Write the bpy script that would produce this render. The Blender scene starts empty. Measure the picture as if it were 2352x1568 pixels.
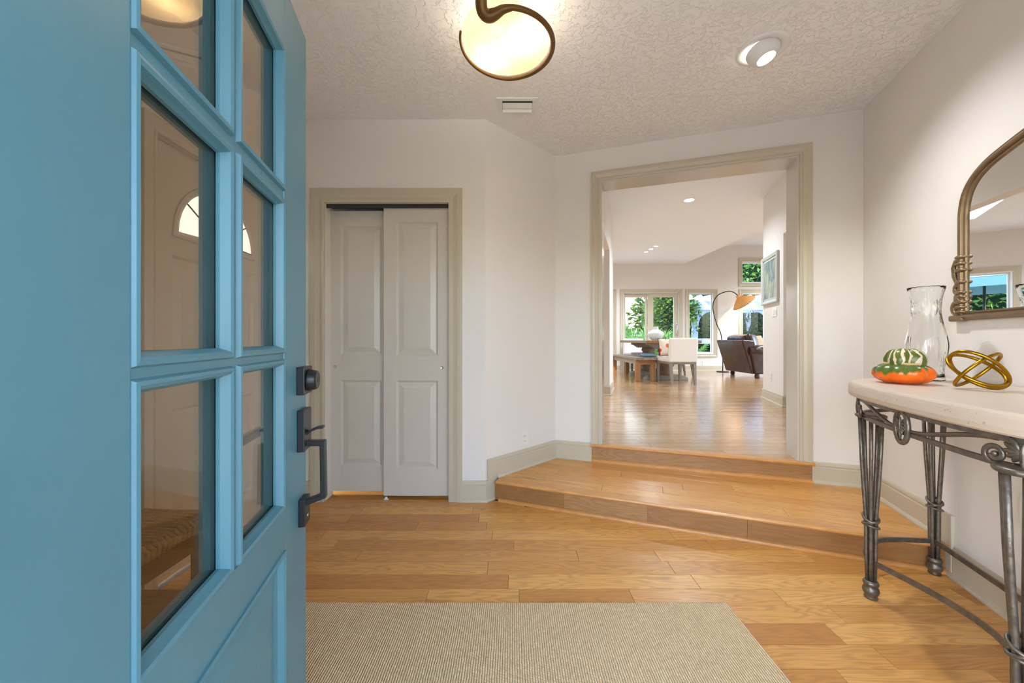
import bpy, math, random
from mathutils import Vector, Matrix
random.seed(7)
SC = bpy.context.scene
COL = SC.collection
PI = math.pi

# ------------------------------------------------------------------ camera
F = 870.0                                   # focal length in px of a 2352 px wide frame
HZ = 780.0                                  # horizon row
CAMZ = 1.134
cam = bpy.data.cameras.new('camera')
cam.sensor_width = 36.0
cam.lens = F / 2352 * 36.0
cam.shift_y = -(784.0 - HZ) / 2352
cam.clip_start = 0.02
cam_o = bpy.data.objects.new('camera', cam)
cam_o.location = (0, 0, CAMZ)
cam_o.rotation_euler = (PI / 2, 0, 0)
COL.objects.link(cam_o)
SC.camera = cam_o

# ------------------------------------------------------------------ world, sun, exposure
W = bpy.data.worlds.new('World'); SC.world = W; W.use_nodes = True
wnt = W.node_tree
bg = wnt.nodes['Background']
sky = wnt.nodes.new('ShaderNodeTexSky')
sky.sky_type = 'NISHITA'; sky.sun_disc = False
sky.sun_elevation = math.radians(48); sky.sun_rotation = math.radians(250)
sky.air_density = 1.0; sky.dust_density = 2.0
wnt.links.new(sky.outputs[0], bg.inputs[0])
bg.inputs[1].default_value = 0.8
sun = bpy.data.lights.new('sun', 'SUN'); sun.energy = 3.2; sun.angle = math.radians(1.0); sun.color = (1, .95, .87)
sun_o = bpy.data.objects.new('sun', sun); COL.objects.link(sun_o)
sun_o.rotation_euler = Vector((0.62, 0.45, -0.95)).to_track_quat('-Z', 'Y').to_euler()
SC.view_settings.view_transform = 'Standard'
SC.view_settings.look = 'None'
SC.view_settings.gamma = 1.0
SC.view_settings.use_curve_mapping = False
SC.cycles.max_bounces = 16; SC.cycles.transmission_bounces = 16; SC.cycles.transparent_max_bounces = 16
SC.view_settings.exposure = 1.38
LAMP_W = 0.8        # each of the two bulbs of the ceiling lamp
EYE_W = 27.0         # the recessed eyeball spot
DOWN_W = 100.0        # downlights of the hall and dining room, and the unseen fill ones

# ------------------------------------------------------------------ materials
def S(r, g, b):
    f = lambda c: (c / 255 / 12.92) if c / 255 <= 0.04045 else ((c / 255 + 0.055) / 1.055) ** 2.4
    return (f(r), f(g), f(b), 1.0)
def newmat(name):
    m = bpy.data.materials.new(name); m.use_nodes = True
    nt = m.node_tree
    return m, nt, nt.nodes['Principled BSDF']
def nd(nt, t, ins=None, **props):
    n = nt.nodes.new(t)
    for k, v in props.items(): setattr(n, k, v)
    for k, v in (ins or {}).items():
        if isinstance(v, bpy.types.NodeSocket): nt.links.new(v, n.inputs[k])
        else: n.inputs[k].default_value = v
    return n
def mth(nt, op, a, b=None, c=None):
    n = nt.nodes.new('ShaderNodeMath'); n.operation = op
    for i, v in enumerate((a, b, c)):
        if v is None: continue
        if isinstance(v, bpy.types.NodeSocket): nt.links.new(v, n.inputs[i])
        else: n.inputs[i].default_value = v
    return n.outputs[0]
def mixc(nt, fac, a, b):
    n = nt.nodes.new('ShaderNodeMix'); n.data_type = 'RGBA'
    for i, v in ((0, fac), (6, a), (7, b)):
        if isinstance(v, bpy.types.NodeSocket): nt.links.new(v, n.inputs[i])
        else: n.inputs[i].default_value = v
    return n.outputs[2]
def mul(c, k): return (min(c[0] * k, 1), min(c[1] * k, 1), min(c[2] * k, 1), 1)
def pm(name, col, rough=.5, metal=0., var=.05, vs=6., bump=0., bs=150., rvar=0., spec=.5, coords='Object', **kw):
    m, nt, b = newmat(name)
    tc = nd(nt, 'ShaderNodeTexCoord').outputs[coords]
    n = nd(nt, 'ShaderNodeTexNoise', {'Vector': tc, 'Scale': vs, 'Detail': 4.})
    nt.links.new(mixc(nt, n.outputs['Fac'], mul(col, 1 - var), mul(col, 1 + var)), b.inputs['Base Color'])
    b.inputs['Metallic'].default_value = metal
    b.inputs['Specular IOR Level'].default_value = spec
    if rvar:
        nt.links.new(mth(nt, 'MULTIPLY_ADD', n.outputs['Fac'], rvar, rough - rvar / 2), b.inputs['Roughness'])
    else: b.inputs['Roughness'].default_value = rough
    if bump:
        n2 = nd(nt, 'ShaderNodeTexNoise', {'Vector': tc, 'Scale': bs, 'Detail': 3.})
        bp = nd(nt, 'ShaderNodeBump', {'Strength': bump, 'Distance': .01, 'Height': n2.outputs['Fac']})
        nt.links.new(bp.outputs[0], b.inputs['Normal'])
    for k, v in kw.items(): b.inputs[k.replace('_', ' ')].default_value = v
    return m
M = {}
M['wall'] = pm('wall_paint', S(234, 229, 224), .62, var=.012, vs=3, bump=.10, bs=220)
M['trim'] = pm('trim_paint', S(200, 190, 169), .32, var=.02, vs=12)
M['doorw'] = pm('closet_door_paint', S(212, 205, 195), .30, var=.02, vs=10, bump=.05, bs=120)
M['white'] = pm('white_plastic', S(236, 234, 228), .35, var=.02)
M['whitep'] = pm('white_paint', S(232, 233, 232), .4, var=.02)
M['dark'] = pm('dark_void', S(40, 38, 36), .8)
M['slot'] = pm('slot_dark', S(60, 58, 55), .7)
M['blue'] = pm('blue_door_paint', S(84, 136, 155), .33, var=.03, vs=14, bump=.03, bs=60, rvar=.06)
M['black'] = pm('black_hardware', S(26, 29, 34), .34, var=.15, vs=30)
M['chrome'] = pm('chrome', S(205, 203, 196), .25, metal=1., var=.05)
M['fglass'] = pm('frosted_fanlight_glow', S(225, 232, 230), .3, var=.06, vs=20, Emission_Color=S(235, 242, 240), Emission_Strength=.75)  # emission stands in for daylight behind the frosted glass
M['tanpaint'] = pm('passage_door_paint', S(214, 203, 188), .4, var=.02)
M['brass'] = pm('gold_finish', S(168, 128, 32), .30, metal=1., var=.18, vs=14, rvar=.12)
M['iron'] = pm('pewter_iron', S(118, 111, 103), .40, metal=.7, var=.65, vs=45, bump=.15, bs=90, rvar=.2)
M['frame'] = pm('antique_frame', S(142, 120, 94), .36, metal=.75, var=.35, vs=24, rvar=.15)
M['mirror'] = pm('mirror_glass', S(240, 242, 242), .01, metal=1., var=.0)
M['bronze'] = pm('lamp_bronze', S(112, 82, 44), .42, metal=.5, var=.3, vs=18)
M['linen'] = pm('linen', S(226, 218, 210), .9, var=.04, vs=60, bump=.25, bs=500)
M['greywood'] = pm('grey_wood', S(132, 120, 110), .6, var=.2, vs=14)
M['leather'] = pm('brown_leather', S(58, 33, 25), .26, var=.35, vs=7, bump=.35, bs=9, rvar=.12)
M['woven'] = pm('woven_tan', S(190, 160, 130), .85, var=.25, vs=70, bump=.4, bs=220)
M['bluefab'] = pm('blue_grey_fabric', S(130, 160, 182), .85, var=.12, vs=20)
M['rattan'] = pm('rattan', S(196, 138, 82), .6, var=.3, vs=40, Emission_Color=S(255, 190, 110), Emission_Strength=.10)
M['blackmetal'] = pm('black_metal', S(30, 28, 27), .4, var=.1)
M['potclay'] = pm('pale_pottery', S(222, 224, 220), .5, var=.14, vs=16, bump=.3, bs=30)
M['stone'] = None
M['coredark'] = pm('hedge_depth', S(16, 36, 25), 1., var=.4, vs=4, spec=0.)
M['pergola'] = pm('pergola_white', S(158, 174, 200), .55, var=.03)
M['patio'] = pm('patio_concrete', S(196, 190, 178), .9, var=.1, vs=3)
M['umbrella'] = pm('umbrella_fabric', S(112, 158, 178), .8, var=.06)
M['teal'] = pm('teal_roof', S(58, 110, 128), .6, var=.1)
M['darkwood'] = pm('dark_stained_wood', S(78, 48, 32), .4, var=.3, vs=12)
M['seagrass'] = pm('seagrass_cord', S(176, 150, 112), .85, var=.35, vs=60, bump=.5, bs=160)
M['soil'] = pm('garden_soil', S(92, 92, 62), .95, var=.2, vs=2)
M['bark'] = pm('bark', S(86, 70, 56), .9, var=.25, vs=20, bump=.5, bs=30)

def emat(name, col, strength):
    m, nt, b = newmat(name)
    n = nd(nt, 'ShaderNodeTexNoise', {'Scale': 3.})
    nt.links.new(mixc(nt, n.outputs['Fac'], mul(col, .97), col), b.inputs['Emission Color'])
    b.inputs['Emission Strength'].default_value = strength
    b.inputs['Base Color'].default_value = col
    return m
M['lens'] = emat('lamp_lens', (1, .93, .82, 1), 7.)
M['downlens'] = emat('downlight_lens', (1, .96, .9, 1), 12.)
M['bulb'] = emat('small_bulb', (1, .8, .5, 1), 14.)

def ceiling_mat():
    m, nt, b = newmat('knockdown_ceiling')
    tc = nd(nt, 'ShaderNodeTexCoord').outputs['Object']
    a = nd(nt, 'ShaderNodeTexNoise', {'Vector': tc, 'Scale': 26., 'Detail': 5., 'Roughness': .62, 'Distortion': .5})
    rp = nd(nt, 'ShaderNodeMapRange', {'Value': a.outputs['Fac'], 'From Min': .47, 'From Max': .56}, interpolation_type='SMOOTHSTEP')
    bp = nd(nt, 'ShaderNodeBump', {'Strength': .55, 'Distance': .006, 'Height': rp.outputs[0]})
    nt.links.new(bp.outputs[0], b.inputs['Normal'])
    n = nd(nt, 'ShaderNodeTexNoise', {'Vector': tc, 'Scale': 2.})
    nt.links.new(mixc(nt, n.outputs['Fac'], S(243, 241, 240), S(246, 244, 243)), b.inputs['Base Color'])
    b.inputs['Roughness'].default_value = .75
    return m
M['ceil'] = ceiling_mat()
M['ceil2'] = pm('smooth_ceiling', S(236, 239, 244), .7, var=.01, bump=.08, bs=120)

def oak_mat(name, light, dark, rough, coat=0., tone=1.0):
    m, nt, b = newmat(name)
    tc = nd(nt, 'ShaderNodeTexCoord').outputs['Object']
    r1 = nd(nt, 'ShaderNodeObjectInfo').outputs['Random']
    r2 = nd(nt, 'ShaderNodeNewGeometry').outputs['Random Per Island']
    rr = mth(nt, 'FRACT', mth(nt, 'ADD', r1, r2))
    rb = mth(nt, 'FRACT', mth(nt, 'MULTIPLY', rr, 17.31))
    off = nd(nt, 'ShaderNodeCombineXYZ', {0: mth(nt, 'MULTIPLY', rr, 61.), 1: mth(nt, 'MULTIPLY', rb, 23.), 2: mth(nt, 'MULTIPLY', rr, 9.)})
    v = nd(nt, 'ShaderNodeVectorMath', {0: tc, 1: off.outputs[0]}, operation='ADD').outputs[0]
    vs = nd(nt, 'ShaderNodeVectorMath', {0: v, 1: (1.5, 12., 9.)}, operation='MULTIPLY').outputs[0]
    n1 = nd(nt, 'ShaderNodeTexNoise', {'Vector': vs, 'Scale': 1.0, 'Detail': 3., 'Roughness': .42})
    # cathedral figure: contour lines of the stretched noise
    ring = mth(nt, 'SINE', mth(nt, 'MULTIPLY', n1.outputs['Fac'], 95.))
    ring = mth(nt, 'POWER', mth(nt, 'MULTIPLY_ADD', ring, .5, .5), 1.6)
    vf = nd(nt, 'ShaderNodeVectorMath', {0: v, 1: (5., 190., 60.)}, operation='MULTIPLY').outputs[0]
    n2 = nd(nt, 'ShaderNodeTexNoise', {'Vector': vf, 'Scale': 1.0, 'Detail': 3.})
    g = mth(nt, 'ADD', mth(nt, 'MULTIPLY', ring, .34), mth(nt, 'MULTIPLY', n2.outputs['Fac'], .50))
    base = mixc(nt, rb, light, dark)
    col = mixc(nt, mth(nt, 'MULTIPLY', g, .80), base, mul(dark, .52))
    vk = nd(nt, 'ShaderNodeVectorMath', {0: v, 1: (2.2, 11., 3.)}, operation='MULTIPLY').outputs[0]
    n3 = nd(nt, 'ShaderNodeTexNoise', {'Vector': vk, 'Scale': 1.0, 'Detail': 2.})
    kn = nd(nt, 'ShaderNodeMapRange', {'Value': n3.outputs['Fac'], 'From Min': .68, 'From Max': .80})
    col = mixc(nt, mth(nt, 'MULTIPLY', kn.outputs[0], .6), col, mul(dark, .35))
    nt.links.new(col, b.inputs['Base Color'])
    nt.links.new(mth(nt, 'MULTIPLY_ADD', n2.outputs['Fac'], .10, rough - .05), b.inputs['Roughness'])
    bp = nd(nt, 'ShaderNodeBump', {'Strength': .10, 'Distance': .002, 'Height': g})
    nt.links.new(bp.outputs[0], b.inputs['Normal'])
    b.inputs['Coat Weight'].default_value = coat
    b.inputs['Coat Roughness'].default_value = .18
    return m
M['oak'] = oak_mat('oak_floor', S(250, 192, 110), S(204, 138, 66), .34, .15)
M['oakh'] = oak_mat('oak_hall_floor', S(220, 178, 132), S(194, 146, 100), .17, .6)
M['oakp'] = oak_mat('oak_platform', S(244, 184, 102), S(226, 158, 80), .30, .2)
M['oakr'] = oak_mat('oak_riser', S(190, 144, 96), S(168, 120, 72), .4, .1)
M['oakn'] = oak_mat('oak_nosing', S(232, 170, 100), S(220, 156, 88), .34, .2)
M['pine'] = oak_mat('rustic_pine', S(186, 134, 84), S(150, 102, 62), .55)
M['driftwood'] = oak_mat('weathered_pine', S(176, 166, 152), S(140, 124, 106), .6)

def stone_mat():
    m, nt, b = newmat('travertine')
    tc = nd(nt, 'ShaderNodeTexCoord').outputs['Object']
    st = nd(nt, 'ShaderNodeVectorMath', {0: tc, 1: (3., 16., 16.)}, operation='MULTIPLY').outputs[0]
    n1 = nd(nt, 'ShaderNodeTexNoise', {'Vector': st, 'Scale': 1.2, 'Detail': 6., 'Roughness': .65})
    n2 = nd(nt, 'ShaderNodeTexNoise', {'Vector': tc, 'Scale': 11., 'Detail': 5.})
    c = mixc(nt, n1.outputs['Fac'], S(226, 208, 190), S(206, 182, 160))
    c = mixc(nt, mth(nt, 'MULTIPLY', n2.outputs['Fac'], .6), c, S(216, 208, 198))
    n3 = nd(nt, 'ShaderNodeTexNoise', {'Vector': tc, 'Scale': 60., 'Detail': 3.})
    pit = nd(nt, 'ShaderNodeMapRange', {'Value': n3.outputs['Fac'], 'From Min': .66, 'From Max': .74})
    c = mixc(nt, mth(nt, 'MULTIPLY', pit.outputs[0], .45), c, S(150, 136, 122))
    nt.links.new(c, b.inputs['Base Color'])
    bp = nd(nt, 'ShaderNodeBump', {'Strength': .35, 'Distance': .004, 'Height': mth(nt, 'SUBTRACT', n2.outputs['Fac'], pit.outputs[0])})
    nt.links.new(bp.outputs[0], b.inputs['Normal'])
    b.inputs['Roughness'].default_value = .42
    return m
M['stone'] = stone_mat()

def rug_mat():
    m, nt, b = newmat('sisal_rug')
    tc = nd(nt, 'ShaderNodeTexCoord').outputs['Object']
    nz = nd(nt, 'ShaderNodeTexNoise', {'Vector': tc, 'Scale': 40., 'Detail': 2.})
    v = nd(nt, 'ShaderNodeVectorMath', {0: tc, 1: nd(nt, 'ShaderNodeVectorMath', {0: nz.outputs['Color'], 1: (.004, .004, 0)}, operation='MULTIPLY').outputs[0]}, operation='ADD').outputs[0]
    sp = nd(nt, 'ShaderNodeSeparateXYZ', {0: v})
    # loops along y, staggered by column
    cx = mth(nt, 'MULTIPLY', sp.outputs[0], 1 / .0085)
    col_i = mth(nt, 'FLOOR', cx)
    fx = mth(nt, 'FRACT', cx)
    cy = mth(nt, 'ADD', mth(nt, 'MULTIPLY', sp.outputs[1], 1 / .0100), mth(nt, 'MULTIPLY', col_i, .31))
    fy = mth(nt, 'FRACT', cy)
    hx = mth(nt, 'SINE', mth(nt, 'MULTIPLY', fx, PI))
    hy = mth(nt, 'SINE', mth(nt, 'MULTIPLY', fy, PI))
    h = mth(nt, 'MULTIPLY', hx, mth(nt, 'MULTIPLY_ADD', hy, .45, .55))
    wn = nd(nt, 'ShaderNodeTexWhiteNoise', {'Vector': nd(nt, 'ShaderNodeCombineXYZ', {0: col_i, 1: mth(nt, 'FLOOR', cy)}).outputs[0]}, noise_dimensions='3D')
    vs = nd(nt, 'ShaderNodeVectorMath', {0: tc, 1: (3., 70., 1.)}, operation='MULTIPLY').outputs[0]
    st = nd(nt, 'ShaderNodeTexNoise', {'Vector': vs, 'Scale': 1., 'Detail': 2.})
    c0 = mixc(nt, wn.outputs['Value'], S(242, 224, 188), S(220, 198, 160))
    c0 = mixc(nt, mth(nt, 'MULTIPLY', st.outputs['Fac'], .7), c0, S(226, 198, 156))
    c = mixc(nt, nd(nt, 'ShaderNodeMapRange', {'Value': h, 'From Min': .0, 'From Max': .5}).outputs[0], S(154, 126, 92), c0)
    nt.links.new(c, b.inputs['Base Color'])
    b.inputs['Roughness'].default_value = .95
    b.inputs['Specular IOR Level'].default_value = .1
    bp = nd(nt, 'ShaderNodeBump', {'Strength': .7, 'Distance': .004, 'Height': h})
    nt.links.new(bp.outputs[0], b.inputs['Normal'])
    return m
M['rug'] = rug_mat()

def pane_mat(name, tint, f0=.05, rcol=(1, 1, 1, 1)):
    m = bpy.data.materials.new(name); m.use_nodes = True
    nt = m.node_tree; nt.nodes.clear()
    out = nd(nt, 'ShaderNodeOutputMaterial')
    lw = nd(nt, 'ShaderNodeLayerWeight', {'Blend': .5})
    p5 = mth(nt, 'POWER', lw.outputs['Facing'], 5.)
    f = mth(nt, 'MULTIPLY_ADD', p5, 1 - f0, f0)
    nz = nd(nt, 'ShaderNodeTexNoise', {'Scale': 4.})
    t = nd(nt, 'ShaderNodeBsdfTransparent', {'Color': mixc(nt, nz.outputs['Fac'], tint, mul(tint, .98))})
    g = nd(nt, 'ShaderNodeBsdfGlossy', {'Color': rcol, 'Roughness': .0})
    mx = nd(nt, 'ShaderNodeMixShader', {0: f, 1: t.outputs[0], 2: g.outputs[0]})
    nt.links.new(mx.outputs[0], out.inputs[0])
    return m
M['pane'] = pane_mat('window_glass', (.98, .99, .985, 1), .012)
M['dpane'] = pane_mat('door_glass', (.83, .78, .72, 1), .06, (.95, .93, .9, 1))

def vase_mat():
    m, nt, b = newmat('cut_crystal')
    nz = nd(nt, 'ShaderNodeTexNoise', {'Scale': 5.})
    nt.links.new(mixc(nt, nz.outputs['Fac'], (.99, 1, .995, 1), (.97, .985, .98, 1)), b.inputs['Base Color'])
    b.inputs['Transmission Weight'].default_value = 1.
    b.inputs['Roughness'].default_value = .0
    b.inputs['IOR'].default_value = 1.32
    return m
M['crystal'] = vase_mat()

def alabaster():
    m = bpy.data.materials.new('alabaster_glass'); m.use_nodes = True
    nt = m.node_tree; nt.nodes.clear()
    out = nd(nt, 'ShaderNodeOutputMaterial')
    tc = nd(nt, 'ShaderNodeTexCoord').outputs['Object']
    nz = nd(nt, 'ShaderNodeTexNoise', {'Vector': tc, 'Scale': 5., 'Detail': 5.})
    c = mixc(nt, nz.outputs['Fac'], S(228, 206, 168), S(206, 176, 122))
    tl = nd(nt, 'ShaderNodeBsdfTranslucent', {'Color': c})
    tr = nd(nt, 'ShaderNodeBsdfTransparent', {'Color': S(255, 240, 210)})
    em = nd(nt, 'ShaderNodeEmission', {'Color': c, 'Strength': .14})
    a = nd(nt, 'ShaderNodeMixShader', {0: .86, 1: tr.outputs[0], 2: tl.outputs[0]})
    ad = nd(nt, 'ShaderNodeAddShader', {0: a.outputs[0], 1: em.outputs[0]})
    nt.links.new(ad.outputs[0], out.inputs[0])
    return m
M['alabaster'] = alabaster()

def leaf_mat(name, c1, c2, trans=.35):
    m = bpy.data.materials.new(name); m.use_nodes = True
    nt = m.node_tree; nt.nodes.clear()
    out = nd(nt, 'ShaderNodeOutputMaterial')
    r = nd(nt, 'ShaderNodeNewGeometry').outputs['Random Per Island']
    c = mixc(nt, r, c1, c2)
    d = nd(nt, 'ShaderNodeBsdfPrincipled', {'Base Color': c, 'Roughness': .6, 'Specular IOR Level': .25})
    t = nd(nt, 'ShaderNodeBsdfTranslucent', {'Color': mixc(nt, .4, c, S(190, 220, 90))})
    mx = nd(nt, 'ShaderNodeMixShader', {0: trans, 1: d.outputs[0], 2: t.outputs[0]})
    nt.links.new(mx.outputs[0], out.inputs[0])
    return m
M['leaf'] = leaf_mat('hedge_leaf', S(34, 74, 46), S(12, 38, 28))
M['leafb'] = leaf_mat('bright_leaf', S(84, 124, 64), S(32, 74, 42), .3)
M['leafy'] = leaf_mat('hosta_leaf', S(112, 166, 60), S(70, 136, 50), .4)
M['palm'] = leaf_mat('palmetto_leaf', S(84, 136, 70), S(34, 84, 54), .3)
M['leafd'] = leaf_mat('dark_leaf', S(30, 66, 46), S(10, 30, 24), .15)

def brick_mat():
    m, nt, b = newmat('white_brick')
    tc = nd(nt, 'ShaderNodeTexCoord').outputs['Object']
    sp = nd(nt, 'ShaderNodeSeparateXYZ', {0: tc})
    v = nd(nt, 'ShaderNodeCombineXYZ', {0: sp.outputs[0], 1: sp.outputs[2]}).outputs[0]
    br = nd(nt, 'ShaderNodeTexBrick', {'Vector': v, 'Color1': S(250, 240, 222), 'Color2': S(240, 228, 208), 'Mortar': S(214, 204, 188), 'Scale': 1., 'Mortar Size': .02, 'Brick Width': .4, 'Row Height': .16})
    nt.links.new(br.outputs['Color'], b.inputs['Base Color'])
    b.inputs['Roughness'].default_value = .9
    return m
M['brick'] = brick_mat()

def squash_mats():
    m, nt, b = newmat('squash_orange')
    tc = nd(nt, 'ShaderNodeTexCoord').outputs['Object']
    sp = nd(nt, 'ShaderNodeSeparateXYZ', {0: tc})
    ang = mth(nt, 'ARCTAN2', sp.outputs[1], sp.outputs[0])
    av = nd(nt, 'ShaderNodeCombineXYZ', {0: mth(nt, 'MULTIPLY', ang, 3.2)}).outputs[0]
    dn = nd(nt, 'ShaderNodeTexNoise', {'Vector': av, 'Scale': 1., 'Detail': 2.})
    big = mth(nt, 'MULTIPLY_ADD', mth(nt, 'COSINE', mth(nt, 'SUBTRACT', ang, 3.4)), .022, .0)
    lim = mth(nt, 'SUBTRACT', mth(nt, 'SUBTRACT', .105, mth(nt, 'MULTIPLY', dn.outputs['Fac'], .075)), big)
    fac = nd(nt, 'ShaderNodeMapRange', {'Value': mth(nt, 'SUBTRACT', sp.outputs[2], lim), 'From Min': -.004, 'From Max': .006}).outputs[0]
    n2 = nd(nt, 'ShaderNodeTexNoise', {'Vector': tc, 'Scale': 25.})
    org = mixc(nt, n2.outputs['Fac'], S(236, 92, 12), S(246, 122, 20))
    grn = mixc(nt, n2.outputs['Fac'], S(60, 74, 34), S(104, 124, 44))
    nt.links.new(mixc(nt, fac, org, grn), b.inputs['Base Color'])
    b.inputs['Roughness'].default_value = .25
    m2, nt, b = newmat('squash_crown')
    tc = nd(nt, 'ShaderNodeTexCoord').outputs['Object']
    sp = nd(nt, 'ShaderNodeSeparateXYZ', {0: tc})
    ang = mth(nt, 'ARCTAN2', sp.outputs[1], sp.outputs[0])
    nz = nd(nt, 'ShaderNodeTexNoise', {'Vector': tc, 'Scale': 22., 'Detail': 2.})
    st = mth(nt, 'SINE', mth(nt, 'ADD', mth(nt, 'MULTIPLY', ang, 15.), mth(nt, 'MULTIPLY', nz.outputs['Fac'], 11.)))
    grn = mixc(nt, nz.outputs['Fac'], S(50, 66, 26), S(118, 130, 44))
    c = mixc(nt, nd(nt, 'ShaderNodeMapRange', {'Value': st, 'From Min': .25, 'From Max': .6}).outputs[0], grn, S(226, 210, 184))
    o = nd(nt, 'ShaderNodeMapRange', {'Value': mth(nt, 'COSINE', mth(nt, 'ADD', ang, .25)), 'From Min': .88, 'From Max': .95}).outputs[0]
    nt.links.new(mixc(nt, o, c, S(236, 96, 20)), b.inputs['Base Color'])
    b.inputs['Roughness'].default_value = .3
    return m, m2
M['squash'], M['crown'] = squash_mats()
M['scar'] = pm('squash_scar', S(206, 176, 128), .8, var=.3, vs=60)

def painting_mat():
    m, nt, b = newmat('abstract_painting')
    tc = nd(nt, 'ShaderNodeTexCoord').outputs['Object']
    v = nd(nt, 'ShaderNodeVectorMath', {0: tc, 1: (7., 1., 4.)}, operation='MULTIPLY').outputs[0]
    n = nd(nt, 'ShaderNodeTexNoise', {'Vector': v, 'Scale': 1., 'Detail': 5., 'Distortion': 1.2})
    rp = nd(nt, 'ShaderNodeValToRGB', {'Fac': n.outputs['Fac']})
    e = rp.color_ramp.elements
    e[0].position = .34; e[0].color = S(96, 116, 122)
    e[1].position = .66; e[1].color = S(190, 190, 166)
    k = e.new(.46); k.color = S(132, 150, 148)
    k = e.new(.55); k.color = S(160, 172, 156)
    nt.links.new(rp.outputs[0], b.inputs['Base Color'])
    b.inputs['Roughness'].default_value = .5
    return m
M['painting'] = painting_mat()
def floral_mat():
    m, nt, b = newmat('floral_fabric')
    tc = nd(nt, 'ShaderNodeTexCoord').outputs['Object']
    vo = nd(nt, 'ShaderNodeTexVoronoi', {'Vector': tc, 'Scale': 8.})
    f = nd(nt, 'ShaderNodeMapRange', {'Value': vo.outputs['Distance'], 'From Min': .30, 'From Max': .36}).outputs[0]
    rp = nd(nt, 'ShaderNodeValToRGB', {'Fac': nd(nt, 'ShaderNodeSeparateColor', {0: vo.outputs['Color']}).outputs[0]})
    e = rp.color_ramp.elements
    e[0].color = S(176, 34, 62); e[1].color = S(222, 150, 50); e.new(.5).color = S(196, 60, 60)
    nt.links.new(mixc(nt, f, rp.outputs[0], S(222, 206, 186)), b.inputs['Base Color'])
    b.inputs['Roughness'].default_value = .85
    return m
M['floral'] = floral_mat()

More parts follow.
